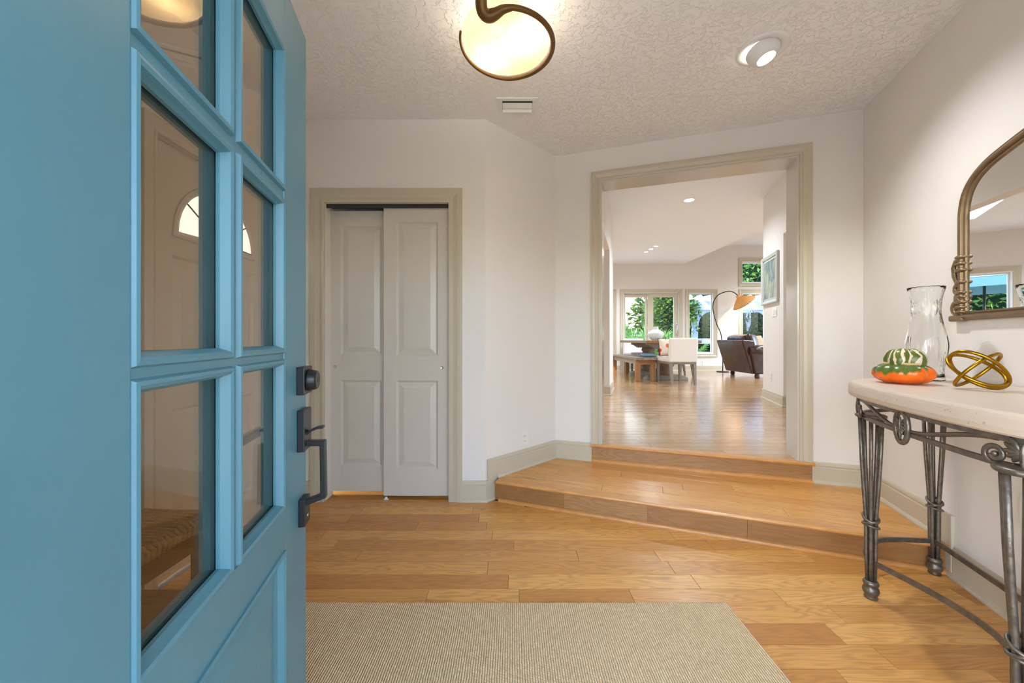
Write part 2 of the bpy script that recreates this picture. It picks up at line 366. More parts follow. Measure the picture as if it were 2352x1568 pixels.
# ------------------------------------------------------------------ geometry helpers
class MB:
    def __init__(s): s.v = []; s.f = []; s.sm = []
    def add(s, vs, fs, smooth=False):
        o = len(s.v); s.v += [tuple(p) for p in vs]
        for f in fs: s.f.append(tuple(i + o for i in f)); s.sm.append(smooth)
        return s
    def box(s, x0, x1, y0, y1, z0, z1, Mx=None):
        vs = [Vector(p) for p in ((x0,y0,z0),(x1,y0,z0),(x1,y1,z0),(x0,y1,z0),(x0,y0,z1),(x1,y0,z1),(x1,y1,z1),(x0,y1,z1))]
        if Mx is not None: vs = [Mx @ p for p in vs]
        return s.add(vs, [(0,3,2,1),(4,5,6,7),(0,1,5,4),(1,2,6,5),(2,3,7,6),(3,0,4,7)])
    def taper(s, c0, w0, d0, c1, w1, d1):          # box between two rectangles at different heights
        vs = []
        for (cx, cy, cz), w, d in ((c0, w0, d0), (c1, w1, d1)):
            vs += [(cx-w/2,cy-d/2,cz),(cx+w/2,cy-d/2,cz),(cx+w/2,cy+d/2,cz),(cx-w/2,cy+d/2,cz)]
        return s.add(vs, [(0,3,2,1),(4,5,6,7),(0,1,5,4),(1,2,6,5),(2,3,7,6),(3,0,4,7)])
    def prism(s, pts, z0, z1):
        n = len(pts)
        a = sum(pts[i][0]*pts[(i+1)%n][1]-pts[(i+1)%n][0]*pts[i][1] for i in range(n))
        if a < 0: pts = pts[::-1]
        vs = [(p[0],p[1],z0) for p in pts] + [(p[0],p[1],z1) for p in pts]
        fs = [tuple(range(n))[::-1], tuple(range(n, 2*n))] + [(i,(i+1)%n,n+(i+1)%n,n+i) for i in range(n)]
        return s.add(vs, fs)
    def loft(s, rings, closed=True, cap=True, smooth=True):
        n = len(rings[0]); vs = [p for r in rings for p in r]; fs = []
        for k in range(len(rings)-1):
            for i in range(n if closed else n-1):
                j = (i+1) % n
                fs.append((k*n+i, k*n+j, (k+1)*n+j, (k+1)*n+i))
        s.add(vs, fs, smooth)
        if cap:
            o = len(s.v) - len(vs)
            s.f.append(tuple(o+i for i in range(n))[::-1]); s.sm.append(False)
            m = len(rings)-1
            s.f.append(tuple(o+m*n+i for i in range(n))); s.sm.append(False)
        return s
    def tube(s, path, r, seg=8, closed=False, flat=1.0, up=None):
        P = [Vector(p) for p in path]; n = len(P); rings = []
        R = r if isinstance(r, (list, tuple)) else [r]*n
        prev = None
        for i, p in enumerate(P):
            if closed: t = P[(i+1)%n] - P[i-1]
            else: t = P[min(i+1,n-1)] - P[max(i-1,0)]
            t.normalize()
            if prev is None:
                u = Vector(up) if up else (Vector((0,0,1)) if abs(t.z) < .9 else Vector((1,0,0)))
                u = (u - t*u.dot(t)).normalized()
            else: u = (prev - t*prev.dot(t)).normalized()
            prev = u; w = t.cross(u)
            rings.append([p + (u*math.cos(a)*flat + w*math.sin(a))*R[i] for a in (2*PI*k/seg for k in range(seg))])
        if closed:
            # close with the best twist
            best = min(range(seg), key=lambda k: (rings[0][k]-rings[-1][0]).length)
            rings.append([rings[0][(i+best)%seg] for i in range(seg)])
            return s.loft(rings, True, False)
        return s.loft(rings, True, True)
    def lathe(s, prof, seg=24, c=(0,0,0), cap=True, Mx=None):
        rings = [[Vector((c[0]+r*math.cos(2*PI*k/seg), c[1]+r*math.sin(2*PI*k/seg), c[2]+z)) for k in range(seg)] for z, r in prof]
        if Mx is not None: rings = [[Mx @ p for p in q] for q in rings]
        return s.loft(rings, True, cap)
    def ell(s, c, rx, ry, rz, Mx=None, seg=10, rings=6, e=1.0):
        prof = []
        for k in range(1, rings):
            a = -PI/2 + PI*k/rings; prof.append((math.sin(a), math.cos(a)**e))
        prof = [(-1, .02)] + prof + [(1, .02)]
        rg = []
        for z, r in prof:
            q = [Vector((rx*r*math.cos(2*PI*k/seg), ry*r*math.sin(2*PI*k/seg), rz*z)) for k in range(seg)]
            if Mx is not None: q = [Mx @ p for p in q]
            rg.append([p + Vector(c) for p in q])
        return s.loft(rg, True, True)
    def rects(s, rs, mapf, cap_last=True, cap_first=False):    # concentric rectangles (a0,a1,z0,z1,d)
        vs = []
        for a0, a1, z0, z1, d in rs: vs += [mapf(a0,z0,d), mapf(a1,z0,d), mapf(a1,z1,d), mapf(a0,z1,d)]
        fs = []
        for k in range(len(rs)-1):
            for i in range(4):
                j = (i+1) % 4; fs.append((k*4+i, k*4+j, (k+1)*4+j, (k+1)*4+i))
        if cap_last: m = (len(rs)-1)*4; fs.append((m,m+1,m+2,m+3))
        if cap_first: fs.append((3,2,1,0))
        return s.add(vs, fs)
    def sweep(s, path, prof, mapf, closed=False, smooth=False):   # 2D path, profile (offset to the left of the path, d)
        n = len(path); P = [Vector(p) for p in path]; rings = []
        for i in range(n):
            a = (P[i]-P[i-1]).normalized() if (closed or i > 0) else None
            b = (P[(i+1)%n]-P[i]).normalized() if (closed or i < n-1) else None
            if a is None: a = b
            if b is None: b = a
            na, nb = Vector((-a.y, a.x)), Vector((-b.y, b.x))
            m = (na+nb); m = m / max(m.dot(na), .2)
            rings.append([Vector(mapf(P[i].x+m.x*w, P[i].y+m.y*w, d)) for w, d in prof])
        if closed: rings.append(rings[0]); return s.loft(rings, True, False, smooth)
        return s.loft(rings, True, True, smooth)
    def build(s, name, mat, parent=None, loc=None, bevel=0., seg=2, auto=False, weld=False):
        me = bpy.data.meshes.new(name)
        me.from_pydata(s.v, [], s.f)
        me.polygons.foreach_set('use_smooth', s.sm)
        me.materials.append(M[mat] if isinstance(mat, str) else mat)
        import bmesh
        bm = bmesh.new(); bm.from_mesh(me)
        if weld: bmesh.ops.remove_doubles(bm, verts=bm.verts, dist=1e-5)
        bmesh.ops.recalc_face_normals(bm, faces=bm.faces)
        bm.to_mesh(me); bm.free()
        o = bpy.data.objects.new(name, me); COL.objects.link(o)
        if parent: o.parent = parent
        if loc: o.location = loc
        if bevel:
            md = o.modifiers.new('bevel', 'BEVEL'); md.width = bevel; md.segments = seg; md.limit_method = 'ANGLE'; md.angle_limit = .6
            md.harden_normals = False
        return o
def cells(mb, us, vs, filled, mapf, w0, w1):      # welded slab with holes; mapf(u, v, w)
    us = sorted(set(round(u, 5) for u in us)); vs = sorted(set(round(v, 5) for v in vs))
    F_ = {(i, j): filled((us[i]+us[i+1])/2, (vs[j]+vs[j+1])/2) for i in range(len(us)-1) for j in range(len(vs)-1)}
    idx = {}; V = []; Fc = []
    def g(i, j, k):
        if (i, j, k) not in idx: idx[(i, j, k)] = len(V); V.append(mapf(us[i], vs[j], (w0, w1)[k]))
        return idx[(i, j, k)]
    for (i, j), ok in F_.items():
        if not ok: continue
        Fc.append((g(i,j,0), g(i,j+1,0), g(i+1,j+1,0), g(i+1,j,0)))
        Fc.append((g(i,j,1), g(i+1,j,1), g(i+1,j+1,1), g(i,j+1,1)))
        if not F_.get((i-1,j)): Fc.append((g(i,j,0), g(i,j,1), g(i,j+1,1), g(i,j+1,0)))
        if not F_.get((i+1,j)): Fc.append((g(i+1,j,0), g(i+1,j+1,0), g(i+1,j+1,1), g(i+1,j,1)))
        if not F_.get((i,j-1)): Fc.append((g(i,j,0), g(i+1,j,0), g(i+1,j,1), g(i,j,1)))
        if not F_.get((i,j+1)): Fc.append((g(i,j+1,0), g(i,j+1,1), g(i+1,j+1,1), g(i+1,j+1,0)))
    mb.add(V, Fc); return mb
def tag(o, label=None, cat=None, group=None, kind=None):
    if label: o['label'] = label
    if cat: o['category'] = cat
    if group: o['group'] = group
    if kind: o['kind'] = kind
    return o
def empty(name, loc=(0,0,0), rz=0., parent=None):
    o = bpy.data.objects.new(name, None); o.location = loc; o.rotation_euler = (0,0,rz); o.empty_display_size = .1
    COL.objects.link(o)
    if parent: o.parent = parent
    return o
def thing(name, label, cat, loc=(0,0,0), rz=0., group=None): return tag(empty(name, loc, rz), label, cat, group)
def struct(o, label, cat): return tag(o, label, cat, kind='structure')
def copy_tree(o, parent=None):
    c = o.copy(); COL.objects.link(c); c.parent = parent
    for ch in [x for x in o.children]: copy_tree(ch, c)
    return c
def catmull(pts, n=6, closed=False):
    P = [Vector(p) for p in pts]; out = []; m = len(P)
    for i in range(m if closed else m-1):
        p0 = P[(i-1) % m] if (closed or i > 0) else P[0]
        p1 = P[i]; p2 = P[(i+1) % m]; p3 = P[(i+2) % m] if (closed or i+2 < m) else P[-1]
        for k in range(n):
            t = k/n
            out.append(.5*((2*p1)+(p2-p0)*t+(2*p0-5*p1+4*p2-p3)*t*t+(3*p1-p0-3*p2+p3)*t**3))
    if not closed: out.append(P[-1])
    return out
def lightobj(name, kind, loc, power, color, parent=None, radius=.03, aim=None, spot=None, blend=.5):
    l = bpy.data.lights.new(name, kind); l.energy = power; l.color = color
    if kind in ('POINT', 'SPOT'): l.shadow_soft_size = radius
    if kind == 'SPOT': l.spot_size = spot; l.spot_blend = blend
    o = bpy.data.objects.new(name, l); COL.objects.link(o); o.location = loc
    if aim is not None: o.rotation_euler = Vector(aim).to_track_quat('-Z', 'Y').to_euler()
    if parent: o.parent = parent
    return o

# ------------------------------------------------------------------ plan of the house
TH = math.radians(18.2)
E = Vector((math.cos(TH), -math.sin(TH)))       # along the opening wall, to the right
NN = Vector((math.sin(TH), math.cos(TH)))       # into the hall
Hc = 2.68                                       # foyer ceiling
H2 = 3.20                                       # hall ceiling
Z1, Z2 = 0.146, 0.288                           # platform, hall floor
A = Vector((-.187, 2.66)); C = Vector((2.354, 2.538)); B = C - 2.093*E
YF = .25                                        # inner face of the entry wall
XL = -1.60
D = C - NN*((C.y-YF)/NN.y)
P1 = Vector((-.120, 2.690)); P2 = Vector((2.125, 1.850))
FW = 10.38                                      # far wall
def ow(t, w, z): p = B + E*t + NN*w; return (p.x, p.y, z)      # opening wall frame
def rw(a, b, z): p = C - NN*a - E*b; return (p.x, p.y, z)      # right wall frame
DIR45 = (B - A).normalized(); N45 = Vector((DIR45.y, -DIR45.x))  # towards the room
def aw(s_, w, z): p = A + DIR45*s_ + N45*w; return (p.x, p.y, z)

# ------------------------------------------------------------------ walls
mb = MB()
CX0, CX1, CZT = -1.314, -.445, 2.094            # closet opening
cells(mb, [XL-.1, CX0, CX1, A.x], [0, CZT, 2.9], lambda u, v: not (CX0 < u < CX1 and v < CZT), lambda u, v, w: (u, w, v), A.y, A.y+.12)
struct(mb.build('wall_closet', 'wall'), 'pale greige wall around the sliding closet doors', 'wall')
mb = MB(); cells(mb, [CX0-.1, CX1+.1], [0, 2.2], lambda u, v: True, lambda u, v, w: (u, w, v), 2.90, 2.93)
struct(mb.build('wall_closet_back', 'dark'), 'dark back of the closet behind the sliding doors', 'wall')
mb = MB(); L45 = (B-A).length
cells(mb, [0, L45+.02], [0, 2.9], lambda u, v: True, lambda u, v, w: aw(u, w, v), 0, -.10)
struct(mb.build('wall_angled', 'wall'), 'narrow angled pale wall between closet and wide opening', 'wall')
OT0, OT1, OZ = .372, 1.731, 2.424               # opening
mb = MB()
cells(mb, [-.02, OT0, OT1, 2.16], [0, OZ, 3.4], lambda u, v: not (OT0 < u < OT1 and v < OZ), lambda u, v, w: ow(u, w, v), 0, .20)
# cut the slab below: the hall floor fills the bottom of the opening
struct(mb.build('wall_opening', 'wall'), 'pale wall with the wide cased opening to the hall', 'wall')
mb = MB(); LR = (C-D).length
cells(mb, [-.05, LR+.1], [0, 2.9], lambda u, v: True, lambda u, v, w: rw(u, w, v), 0, -.12)
struct(mb.build('wall_right', 'wall'), 'pale greige wall behind the console table and mirror', 'wall')
# left wall with the passage door
LD0, LD1, LDZ = 1.70, 2.49, 2.06
mb = MB()
cells(mb, [YF-.15, LD0, LD1, A.y+.1], [0, LDZ, 2.9], lambda u, v: not (LD0 < u < LD1 and v < LDZ), lambda u, v, w: (w, u, v), XL, XL-.12)
struct(mb.build('wall_left', 'wall'), 'pale wall seen through the glass of the blue door', 'wall')
# entry wall, the camera looks in through its doorway
EX0, EX1, EZT = -.47, .48, 2.06
mb = MB()
cells(mb, [XL-.1, EX0, EX1, .56, 1.30, D.x+.1], [0, .25, EZT, 2.9], lambda u, v: not ((EX0 < u < EX1 and v < EZT) or (.56 < u < 1.30 and .25 < v < EZT)), lambda u, v, w: (u, w, v), YF-.15, YF)
struct(mb.build('wall_entry', 'wall'), 'entry wall around the front doorway', 'wall')
w = struct(empty('window_9', (.93, YF-.08, 0)), 'unseen sidelight window added to let daylight into the foyer', 'window')  # unseen opening, added so more daylight reaches the foyer
mb = MB(); mb.rects([(-.37,.37,.25,EZT,-.03), (-.37,.37,.25,EZT,.03), (-.33,.33,.29,EZT-.04,.03), (-.33,.33,.29,EZT-.04,-.03), (-.37,.37,.25,EZT,-.03)], lambda a, z, d: (a, d, z), False)
mb.build('window_frame', 'whitep', w)
MB().box(-.33, .33, -.003, .003, .29, EZT-.04).build('pane', 'pane', w)

# hall stubs and headers
L1 = Vector((1.48, 5.75)); R2 = Vector((3.66, 5.52))
def hl(a, w, z): p = L1 + NN*a + Vector((-E.x, -E.y))*w; return (p.x, p.y, z)
def hr(a, w, z): p = R2 + NN*a + E*w; return (p.x, p.y, z)
mb = MB(); cells(mb, [-2.42, -2.15, 0, .90], [.2, 2.50, H2+.1], lambda u, v: not (-2.15 < u < 0 and v < 2.50), lambda u, v, w: hl(u, w, v), 0, .13)
struct(mb.build('wall_hall_left', 'wall'), 'left hall wall with a wide doorway, beyond the opening', 'wall')
mb = MB(); cells(mb, [-2.42, -2.15, -.80, 0], [.2, 2.47, H2+.6], lambda u, v: not (-2.15 < u < -.80 and v < 2.47), lambda u, v, w: hr(u, w, v), 0, .13)
struct(mb.build('wall_hall_right', 'wall'), 'right hall wall carrying the framed picture', 'wall')
mb = MB(); cells(mb, [-2.2, -.72], [.2, 1.17], lambda u, v: True, lambda u, v, w: hr(u, w, v), .16, .28)
struct(mb.build('wall_half', 'wall'), 'low half wall beyond the end of the right hall wall', 'wall')
MBt = MB(); MBt.sweep([hr(-2.2,.22,0)[:2], hr(-.66,.22,0)[:2]], [(-.09,1.17),(.09,1.17),(.095,1.185),(.09,1.2),(-.09,1.2)], lambda x, y, d: (x, y, d))
struct(MBt.build('trim_7', 'whitep'), 'white cap ledge on the low half wall', 'trim')

# windows of the far wall: (name, u0, u1, v0, v1) outer casing in picture rows at the wall's depth
K = FW / F
def wx(u): return (u-1176)*K
def wz(v): return CAMZ-(v-HZ)*K
HOLES = {}
HOLES['window_1'] = (wx(1582), wx(1640), wz(812), wz(671.5))
HOLES['window_2'] = (wx(1704.5), wx(1763), wz(812), wz(671.5))
HOLES['window_3'] = (wx(1703.5), wx(1764), wz(650), wz(600))
HOLES['window_4'] = (wx(1342), wx(1408), wz(812), wz(671.5))
HOLES['window_5'] = (-.62, .16, wz(812), wz(671.5))
HOLES['window_6'] = (-1.75, -1.05, wz(812), wz(671.5))
HOLES['door_4'] = (wx(1432), wx(1560), Z2, wz(671.5))
mb = MB()
us = [-2.7, 8.7]; vs = [0, 3.95]
for h in HOLES.values(): us += [h[0], h[1]]; vs += [h[2], h[3]]
def fill(u, v): return not any(h[0] < u < h[1] and h[2] < v < h[3] for h in HOLES.values())
cells(mb, us, vs, fill, lambda u, v, w: (u, w, v), FW, FW+.16)
struct(mb.build('wall_far', 'wall'), 'far dining room wall with the patio door and windows', 'wall')
SIDEW = [(3.4, 5.4), (5.7, 7.7), (8.0, 10.0)]  # unseen side windows, added to fill the living room with daylight
for nm, f, lab in (('wall_dining_left', lambda mb: mb.box(-2.8, -2.6, 3.3, FW+.16, 0, 3.5), 'left wall of the dining room'),
                   ('wall_dining_right', lambda mb: cells(mb, [2.6]+[q for p in SIDEW for q in p]+[FW+.16], [0, Z2+.05, 2.75, 4.1], lambda u, v: not (Z2+.05 < v < 2.75 and any(p[0] < u < p[1] for p in SIDEW)), lambda u, v, w: (w, u, v), 8.6, 8.8), 'right wall of the living room'),
                   ('wall_back_left', lambda mb: mb.box(-2.7, .46, 3.38, 3.50, 0, 3.4), 'wall behind the closet, facing the dining room'),
                   ('wall_back_right', lambda mb: mb.box(2.45, 8.7, 2.62, 2.74, 0, 4.0), 'wall behind the console, facing the living room')):
    mb = MB(); f(mb); struct(mb.build(nm, 'wall'), lab, 'wall')

# ------------------------------------------------------------------ ceilings
mb = MB(); mb.prism([(XL-.05, YF-.1), (D.x+.05, YF-.1), (C.x+.1, C.y+.02), (B.x, B.y+.06), (A.x-.02, A.y+.05), (XL-.05, A.y+.05)], Hc, Hc+.05)
struct(mb.build('ceiling', 'ceil'), 'white knockdown textured foyer ceiling', 'ceiling')
SKY = (.20, .75, 7.9, 9.0)
mb = MB(); cells(mb, [-2.8, SKY[0], SKY[1], 4.70], [0.0, SKY[2], SKY[3], FW+.16], lambda u, v: not (SKY[0] < u < SKY[1] and SKY[2] < v < SKY[3]), lambda u, v, w: (u, v, w), H2, H2+.2)
struct(mb.build('ceiling_hall', 'ceil2'), 'smooth white ceiling over the hall and dining room', 'ceiling')
mb = MB(); cells(mb, [4.55, 8.8], [2.5, FW+.16], lambda u, v: True, lambda u, v, w: (u, v, w), 3.71, 3.90); mb.box(4.56, 4.70, 2.6, FW, H2+.19, 3.72)
struct(mb.build('ceiling_living', 'ceil2'), 'raised ceiling over the living room corner', 'ceiling')
mb = MB(); mb.box(SKY[0], SKY[1], SKY[2], SKY[3], H2+.16, H2+.17)
struct(mb.build('window_8', 'pane'), 'skylight pane in the dining room ceiling', 'window')

# ------------------------------------------------------------------ floors and planks
def clip(poly, p, q):           # keep the left side of p->q
    out = []; d = (q[0]-p[0], q[1]-p[1])
    sd = lambda a: d[0]*(a[1]-p[1])-d[1]*(a[0]-p[0])
    for i in range(len(poly)):
        a, b = poly[i-1], poly[i]; sa, sb = sd(a), sd(b)
        if (sa >= 0) != (sb >= 0):
            t = sa/(sa-sb); out.append((a[0]+(b[0]-a[0])*t, a[1]+(b[1]-a[1])*t))
        if sb >= 0: out.append(b)
    return out
def area(p): return abs(sum(p[i-1][0]*p[i][1]-p[i][0]*p[i-1][1] for i in range(len(p))))/2
def shrink_rect(x0, x1, y0, y1, g): return [(x0+g,y0+g),(x1-g,y0+g),(x1-g,y1-g),(x0+g,y1-g)]
def planks(region, ang, org, width, lmin, lmax, z0, z1, mat, parent, rows, span, rng, gap=.0006, keep=None, bev=.0012):
    ca, sa = math.cos(ang), math.sin(ang)
    W_ = lambda p: (org[0]+p[0]*ca-p[1]*sa, org[1]+p[0]*sa+p[1]*ca)
    L_ = lambda p: ((p[0]-org[0])*ca+(p[1]-org[1])*sa, -(p[0]-org[0])*sa+(p[1]-org[1])*ca)
    reg = [L_(p) for p in region]
    a = sum(reg[i-1][0]*reg[i][1]-reg[i][0]*reg[i-1][1] for i in range(len(reg)))
    if a < 0: reg = reg[::-1]
    out = []
    for r in rows:
        x = span[0]-rng.uniform(0, lmax)
        while x < span[1]:
            l = rng.uniform(lmin, lmax); pl = shrink_rect(x, x+l, r*width, (r+1)*width, gap); x += l
            for i in range(len(reg)):
                pl = clip(pl, reg[i], reg[(i+1) % len(reg)])
                if len(pl) < 3: break
            if len(pl) < 3 or area(pl) < .0015: continue
            out.append((pl, W_))
    made = []
    for pl, W_ in out:
        c = (sum(p[0] for p in pl)/len(pl), sum(p[1] for p in pl)/len(pl))
        loc = [(p[0]-c[0], p[1]-c[1]) for p in pl]; wc = W_(c)
        if keep and not keep(wc):
            made.append((loc, wc)); continue
        n = len(loc); a = sum(loc[i-1][0]*loc[i][1]-loc[i][0]*loc[i-1][1] for i in range(n))
        if a < 0: loc = loc[::-1]
        k = lambda p: (p[0]-math.copysign(min(bev, abs(p[0])), p[0]), p[1]-math.copysign(min(bev, abs(p[1])), p[1]))
        dz = rng.uniform(-.0004, .0004)
        vs = [(p[0],p[1],z0) for p in loc]+[(p[0],p[1],z1-bev+dz) for p in loc]+[k(p)+(z1+dz,) for p in loc]
        fs = [tuple(range(n))[::-1], tuple(range(2*n,3*n))]+[(i,(i+1)%n,n+(i+1)%n,n+i) for i in range(n)]+[(n+i,n+(i+1)%n,2*n+(i+1)%n,2*n+i) for i in range(n)]
        me = bpy.data.meshes.new('plank'); me.from_pydata(vs, [], fs); me.materials.append(M[mat])
        o = bpy.data.objects.new('plank', me); COL.objects.link(o); o.parent = parent
        o.location = (wc[0], wc[1], 0); o.rotation_euler = (0, 0, ang)
    return made
rng = random.Random(11)
# foyer
FTOP = 0.0
mb = MB(); mb.prism([(XL-.1, -.6), (EX1+.6, -.6), (EX1+.6, YF-.2), (D.x+.1, YF-.2), (C.x+.1, C.y), (B.x, B.y+.05), (A.x, A.y+.25), (XL-.1, A.y+.25)], -.12, -.012)
floor = struct(mb.build('floor', 'dark'), 'oak plank floor of the foyer', 'floor')
dP = (P2-P1).normalized(); nP = Vector((-dP.y, dP.x))
regF = [(XL, YF), (D.x, YF), (P2.x, P2.y), (P2.x+.02, P2.y+.04), (P1.x, P1.y+.02), (A.x, A.y), (CX1, A.y), (XL, A.y)]
regF = [(XL, YF-.14), (D.x+.04, YF-.14), tuple(P2 + nP*.02), tuple(P1 + nP*.02 - dP*.1), (XL, A.y)]
regF = [(XL, YF-.14), (D.x+.04, YF-.14), tuple(P2+nP*.03), (A.x+.05, A.y+.02), (XL, A.y+.02)]
WP = .1055
r0 = int((YF-.2)/WP)-1
planks(regF, 0., (0, 2.570-20*WP), WP, .36, 1.15, -.012, FTOP, 'oak', floor, range(-6, 23), (XL-.2, 2.4), rng)
# strip of floor inside the closet threshold
mb = MB(); mb.box(CX0-.05, CX1+.05, A.y+.022, 2.9, -.012, 0.0); mb.build('threshold_board', 'oak', floor)

# platform
mb = MB(); inn = -.05
mb.prism([tuple(P1+nP*.0), tuple(B), tuple(C), tuple(P2+nP*.0)], 0, Z1-.012)
plat = struct(mb.build('floor_platform', 'oakr'), 'oak platform step in front of the wide opening', 'floor')
NW = .075
p1i, p2i = P1+nP*(NW-.03), P2+nP*(NW-.03)
planks([tuple(p1i), tuple(p2i), tuple(C), tuple(B)], math.atan2(dP.y, dP.x), tuple(p1i), .105, .7, 1.5, Z1-.012, Z1, 'oakp', plat, range(0, 9), (-.3, 3.), rng)
nose = [(-.03,-.022),(-.036,-.018),(-.039,-.011),(-.036,-.004),(-.03,0),(NW-.032,0),(NW-.032,-.022)]
def front(p, q, prof, z, name, mat, parent):
    d_ = (q-p).normalized(); n_ = Vector((-d_.y, d_.x)); L = (q-p).length
    pts = [[(0, w_, h) for w_, h in prof], [(L, w_, h) for w_, h in prof]]
    mb = MB(); mb.loft([[Vector(x) for x in r] for r in pts], True, True, False)
    o = mb.build(name, mat, parent); o.location = (p.x, p.y, z); o.rotation_euler = (0,0,math.atan2(d_.y, d_.x)); return o
front(P1+dP*.02, P2, nose, Z1, 'nosing', 'oakn', plat)
LP = (P2-P1).length
cut = [.03, .50, 1.02, 1.55, LP]
for k in range(4):
    zs = (.0, Z1-.022)
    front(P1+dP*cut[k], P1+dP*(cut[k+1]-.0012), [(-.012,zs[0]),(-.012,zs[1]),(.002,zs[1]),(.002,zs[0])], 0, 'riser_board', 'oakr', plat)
shoe = [(-.012,0),(-.030,0),(-.030,.006),(-.026,.014),(-.019,.019),(-.012,.020)]
front(P1+dP*.035, P2, shoe, 0, 'shoe_molding', 'oakn', plat)
# hall floor
mb = MB(); mb.prism([(-2.7, 3.45), (B.x+.06, 3.45), ow(.0,.0,0)[:2], ow(2.093,0,0)[:2], (2.5, 2.7), (8.7, 2.7), (8.7, FW+.1), (-2.7, FW+.1)], 0.0, Z2-.012)
hall = struct(mb.build('floor_hall', 'dark'), 'glossy oak plank floor of the hall and dining room', 'floor')
o0 = ow(-2.9, .035, 0); o1 = ow(6.6, .035, 0)
regH = [o0[:2], o1[:2], (8.6, FW), (-2.6, FW)]
rest = planks(regH, 0., (0, 0), .100, .7, 1.7, Z2-.012, Z2, 'oakh', hall, range(8, 104), (-2.6, 8.6), rng,
              keep=lambda c: c[1] < 4.35 and .55 < c[0] < 3.3)
mb = MB()
for loc, wc in rest:
    if wc[1] > FW or wc[1] < 2.75: continue
    ys = sorted(set(round(p[1], 4) for p in loc)); x0, x1 = min(p[0] for p in loc), max(p[0] for p in loc); y0, y1 = min(p[1] for p in loc), max(p[1] for p in loc)
    if len(loc) > 4: continue
    q = []
    sec = [(y0, -.0008), (y0+.012, -.00022), ((y0+y1)/2, .0), (y1-.012, -.00022), (y1, -.0008)]
    rings = [[(wc[0]+x, wc[1]+y, Z2+dz) for y, dz in sec] for x in (x0, x1)]
    mb.loft(rings, False, False, True)
far = mb.build('planks_beyond', 'oakh', hall); far['kind'] = 'stuff'
front(Vector(ow(.295,0,0)[:2]), Vector(ow(1.812,0,0)[:2]), [(w_, h) for w_, h in nose], Z2, 'nosing', 'oakn', hall)
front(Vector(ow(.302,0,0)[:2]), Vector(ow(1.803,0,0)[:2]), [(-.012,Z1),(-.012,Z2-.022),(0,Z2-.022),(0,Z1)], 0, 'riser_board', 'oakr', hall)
front(Vector(ow(.302,0,0)[:2]), Vector(ow(1.803,0,0)[:2]), [(-.012,Z1),(-.034,Z1),(-.034,Z1+.007),(-.029,Z1+.017),(-.02,Z1+.023),(-.012,Z1+.024)], 0, 'shoe_molding', 'oakn', hall)

# ------------------------------------------------------------------ trim
CAS = [(0,0),(0,.011),(.006,.014),(.016,.014),(.019,.0105),(.024,.0105),(.040,.016),(.045,.0185),(.060,.0205),(.072,.0205),(.072,0)]
def casing(mb, a0, a1, z0, zt, mapf, prof=CAS, closed=False):
    rings = []
    if closed: st = [(0,0),(1,0),(1,1),(0,1),(0,0)]
    else: st = [(0,0),(0,1),(1,1),(1,0)]
    for sx, sz in st:
        ring = []
        for w_, d in prof:
            a = a0-w_ if sx == 0 else a1+w_
            z = (zt+w_) if sz == 1 else ((z0-w_) if closed else z0)
            ring.append(Vector(mapf(a, z, d)))
        rings.append(ring)
    return mb.loft(rings, True, not closed, False)
mb = MB(); casing(mb, CX0+.0, CX1, 0, CZT, lambda a, z, d: (a, A.y-d, z), [(w_*1.35, d) for w_, d in CAS])
struct(mb.build('trim_1', 'trim'), 'greige casing around the sliding closet doors', 'trim')
mb = MB(); casing(mb, OT0, OT1, Z2, OZ, lambda a, z, d: ow(a, -d, z))
struct(mb.build('trim_2', 'trim'), 'wide greige casing framing the opening to the hall', 'trim')
mb = MB()
j = .012
mb.loft([[Vector(ow(t, w_, z)) for t, z in ((OT0,Z2),(OT0,OZ),(OT1,OZ),(OT1,Z2),(OT1-j,Z2),(OT1-j,OZ-j),(OT0+j,OZ-j),(OT0+j,Z2))] for w_ in (-.003, .203)], True, False, False)
n = len(mb.v)
for base, rev in ((0, False), (8, True)):
    for q in ((0,1,6,7),(1,2,5,6),(2,3,4,5)):
        mb.f.append(tuple(base+i for i in (q if not rev else q[::-1]))); mb.sm.append(False)
struct(mb.build('trim_3', pm('jamb_gloss', S(208, 203, 194), .16, var=.02)), 'glossy greige jamb lining inside the wide opening', 'trim')
BP = [(0,0),(.026,0),(.026,.008),(.022,.016),(.015,.020),(.013,.022),(.013,.108),(.010,.112),(.010,.118),(.012,.122),(.010,.134),(.005,.143),(0,.146)]
def base(name, path, z, label, prof=BP):
    mb = MB(); mb.sweep([p[:2] if len(p) > 2 else tuple(p) for p in path], prof, lambda x, y, d: (x, y, z+d))
    return struct(mb.build(name, 'trim'), label, 'baseboard')
# paths run so that the room is on their left
base('baseboard_closet', [aw(.085,0,0), tuple(A), (CX1+.097, A.y)], 0, 'short baseboard between closet casing and step')
mb = MB(); cells(mb, [.012, .105], [.02, Z1+.146], lambda u, v: True, lambda u, v, w: aw(u, w, v), 0, .0125)
struct(mb.build('trim_4', 'trim', bevel=.003), 'upright trim block where baseboard steps up beside closet', 'trim')
base('baseboard_angled', [ow(.302,0,0), tuple(B), aw(.10,0,0)], Z1, 'stepped baseboard on the angled wall above platform')
aP = (C-P2).dot(NN)
base('baseboard_opening', [rw(aP-.045,0,0), tuple(C), ow(1.803,0,0)], Z1, 'baseboard at the right end of the platform')
mb = MB(); cells(mb, [aP-.045, aP+.045], [.02, Z1+.146], lambda u, v: True, lambda u, v, w: rw(u, w, v), 0, .016); 
struct(mb.build('trim_5', 'trim', bevel=.003), 'upright trim block on right wall at the step', 'trim')
base('baseboard_right', [rw(LR,0,0), rw(aP+.03,0,0)], 0, 'baseboard along the right wall behind the console')
base('baseboard_left', [(XL, LD0-.08), (XL, YF)], 0, 'baseboard on left wall beside the woven bench')
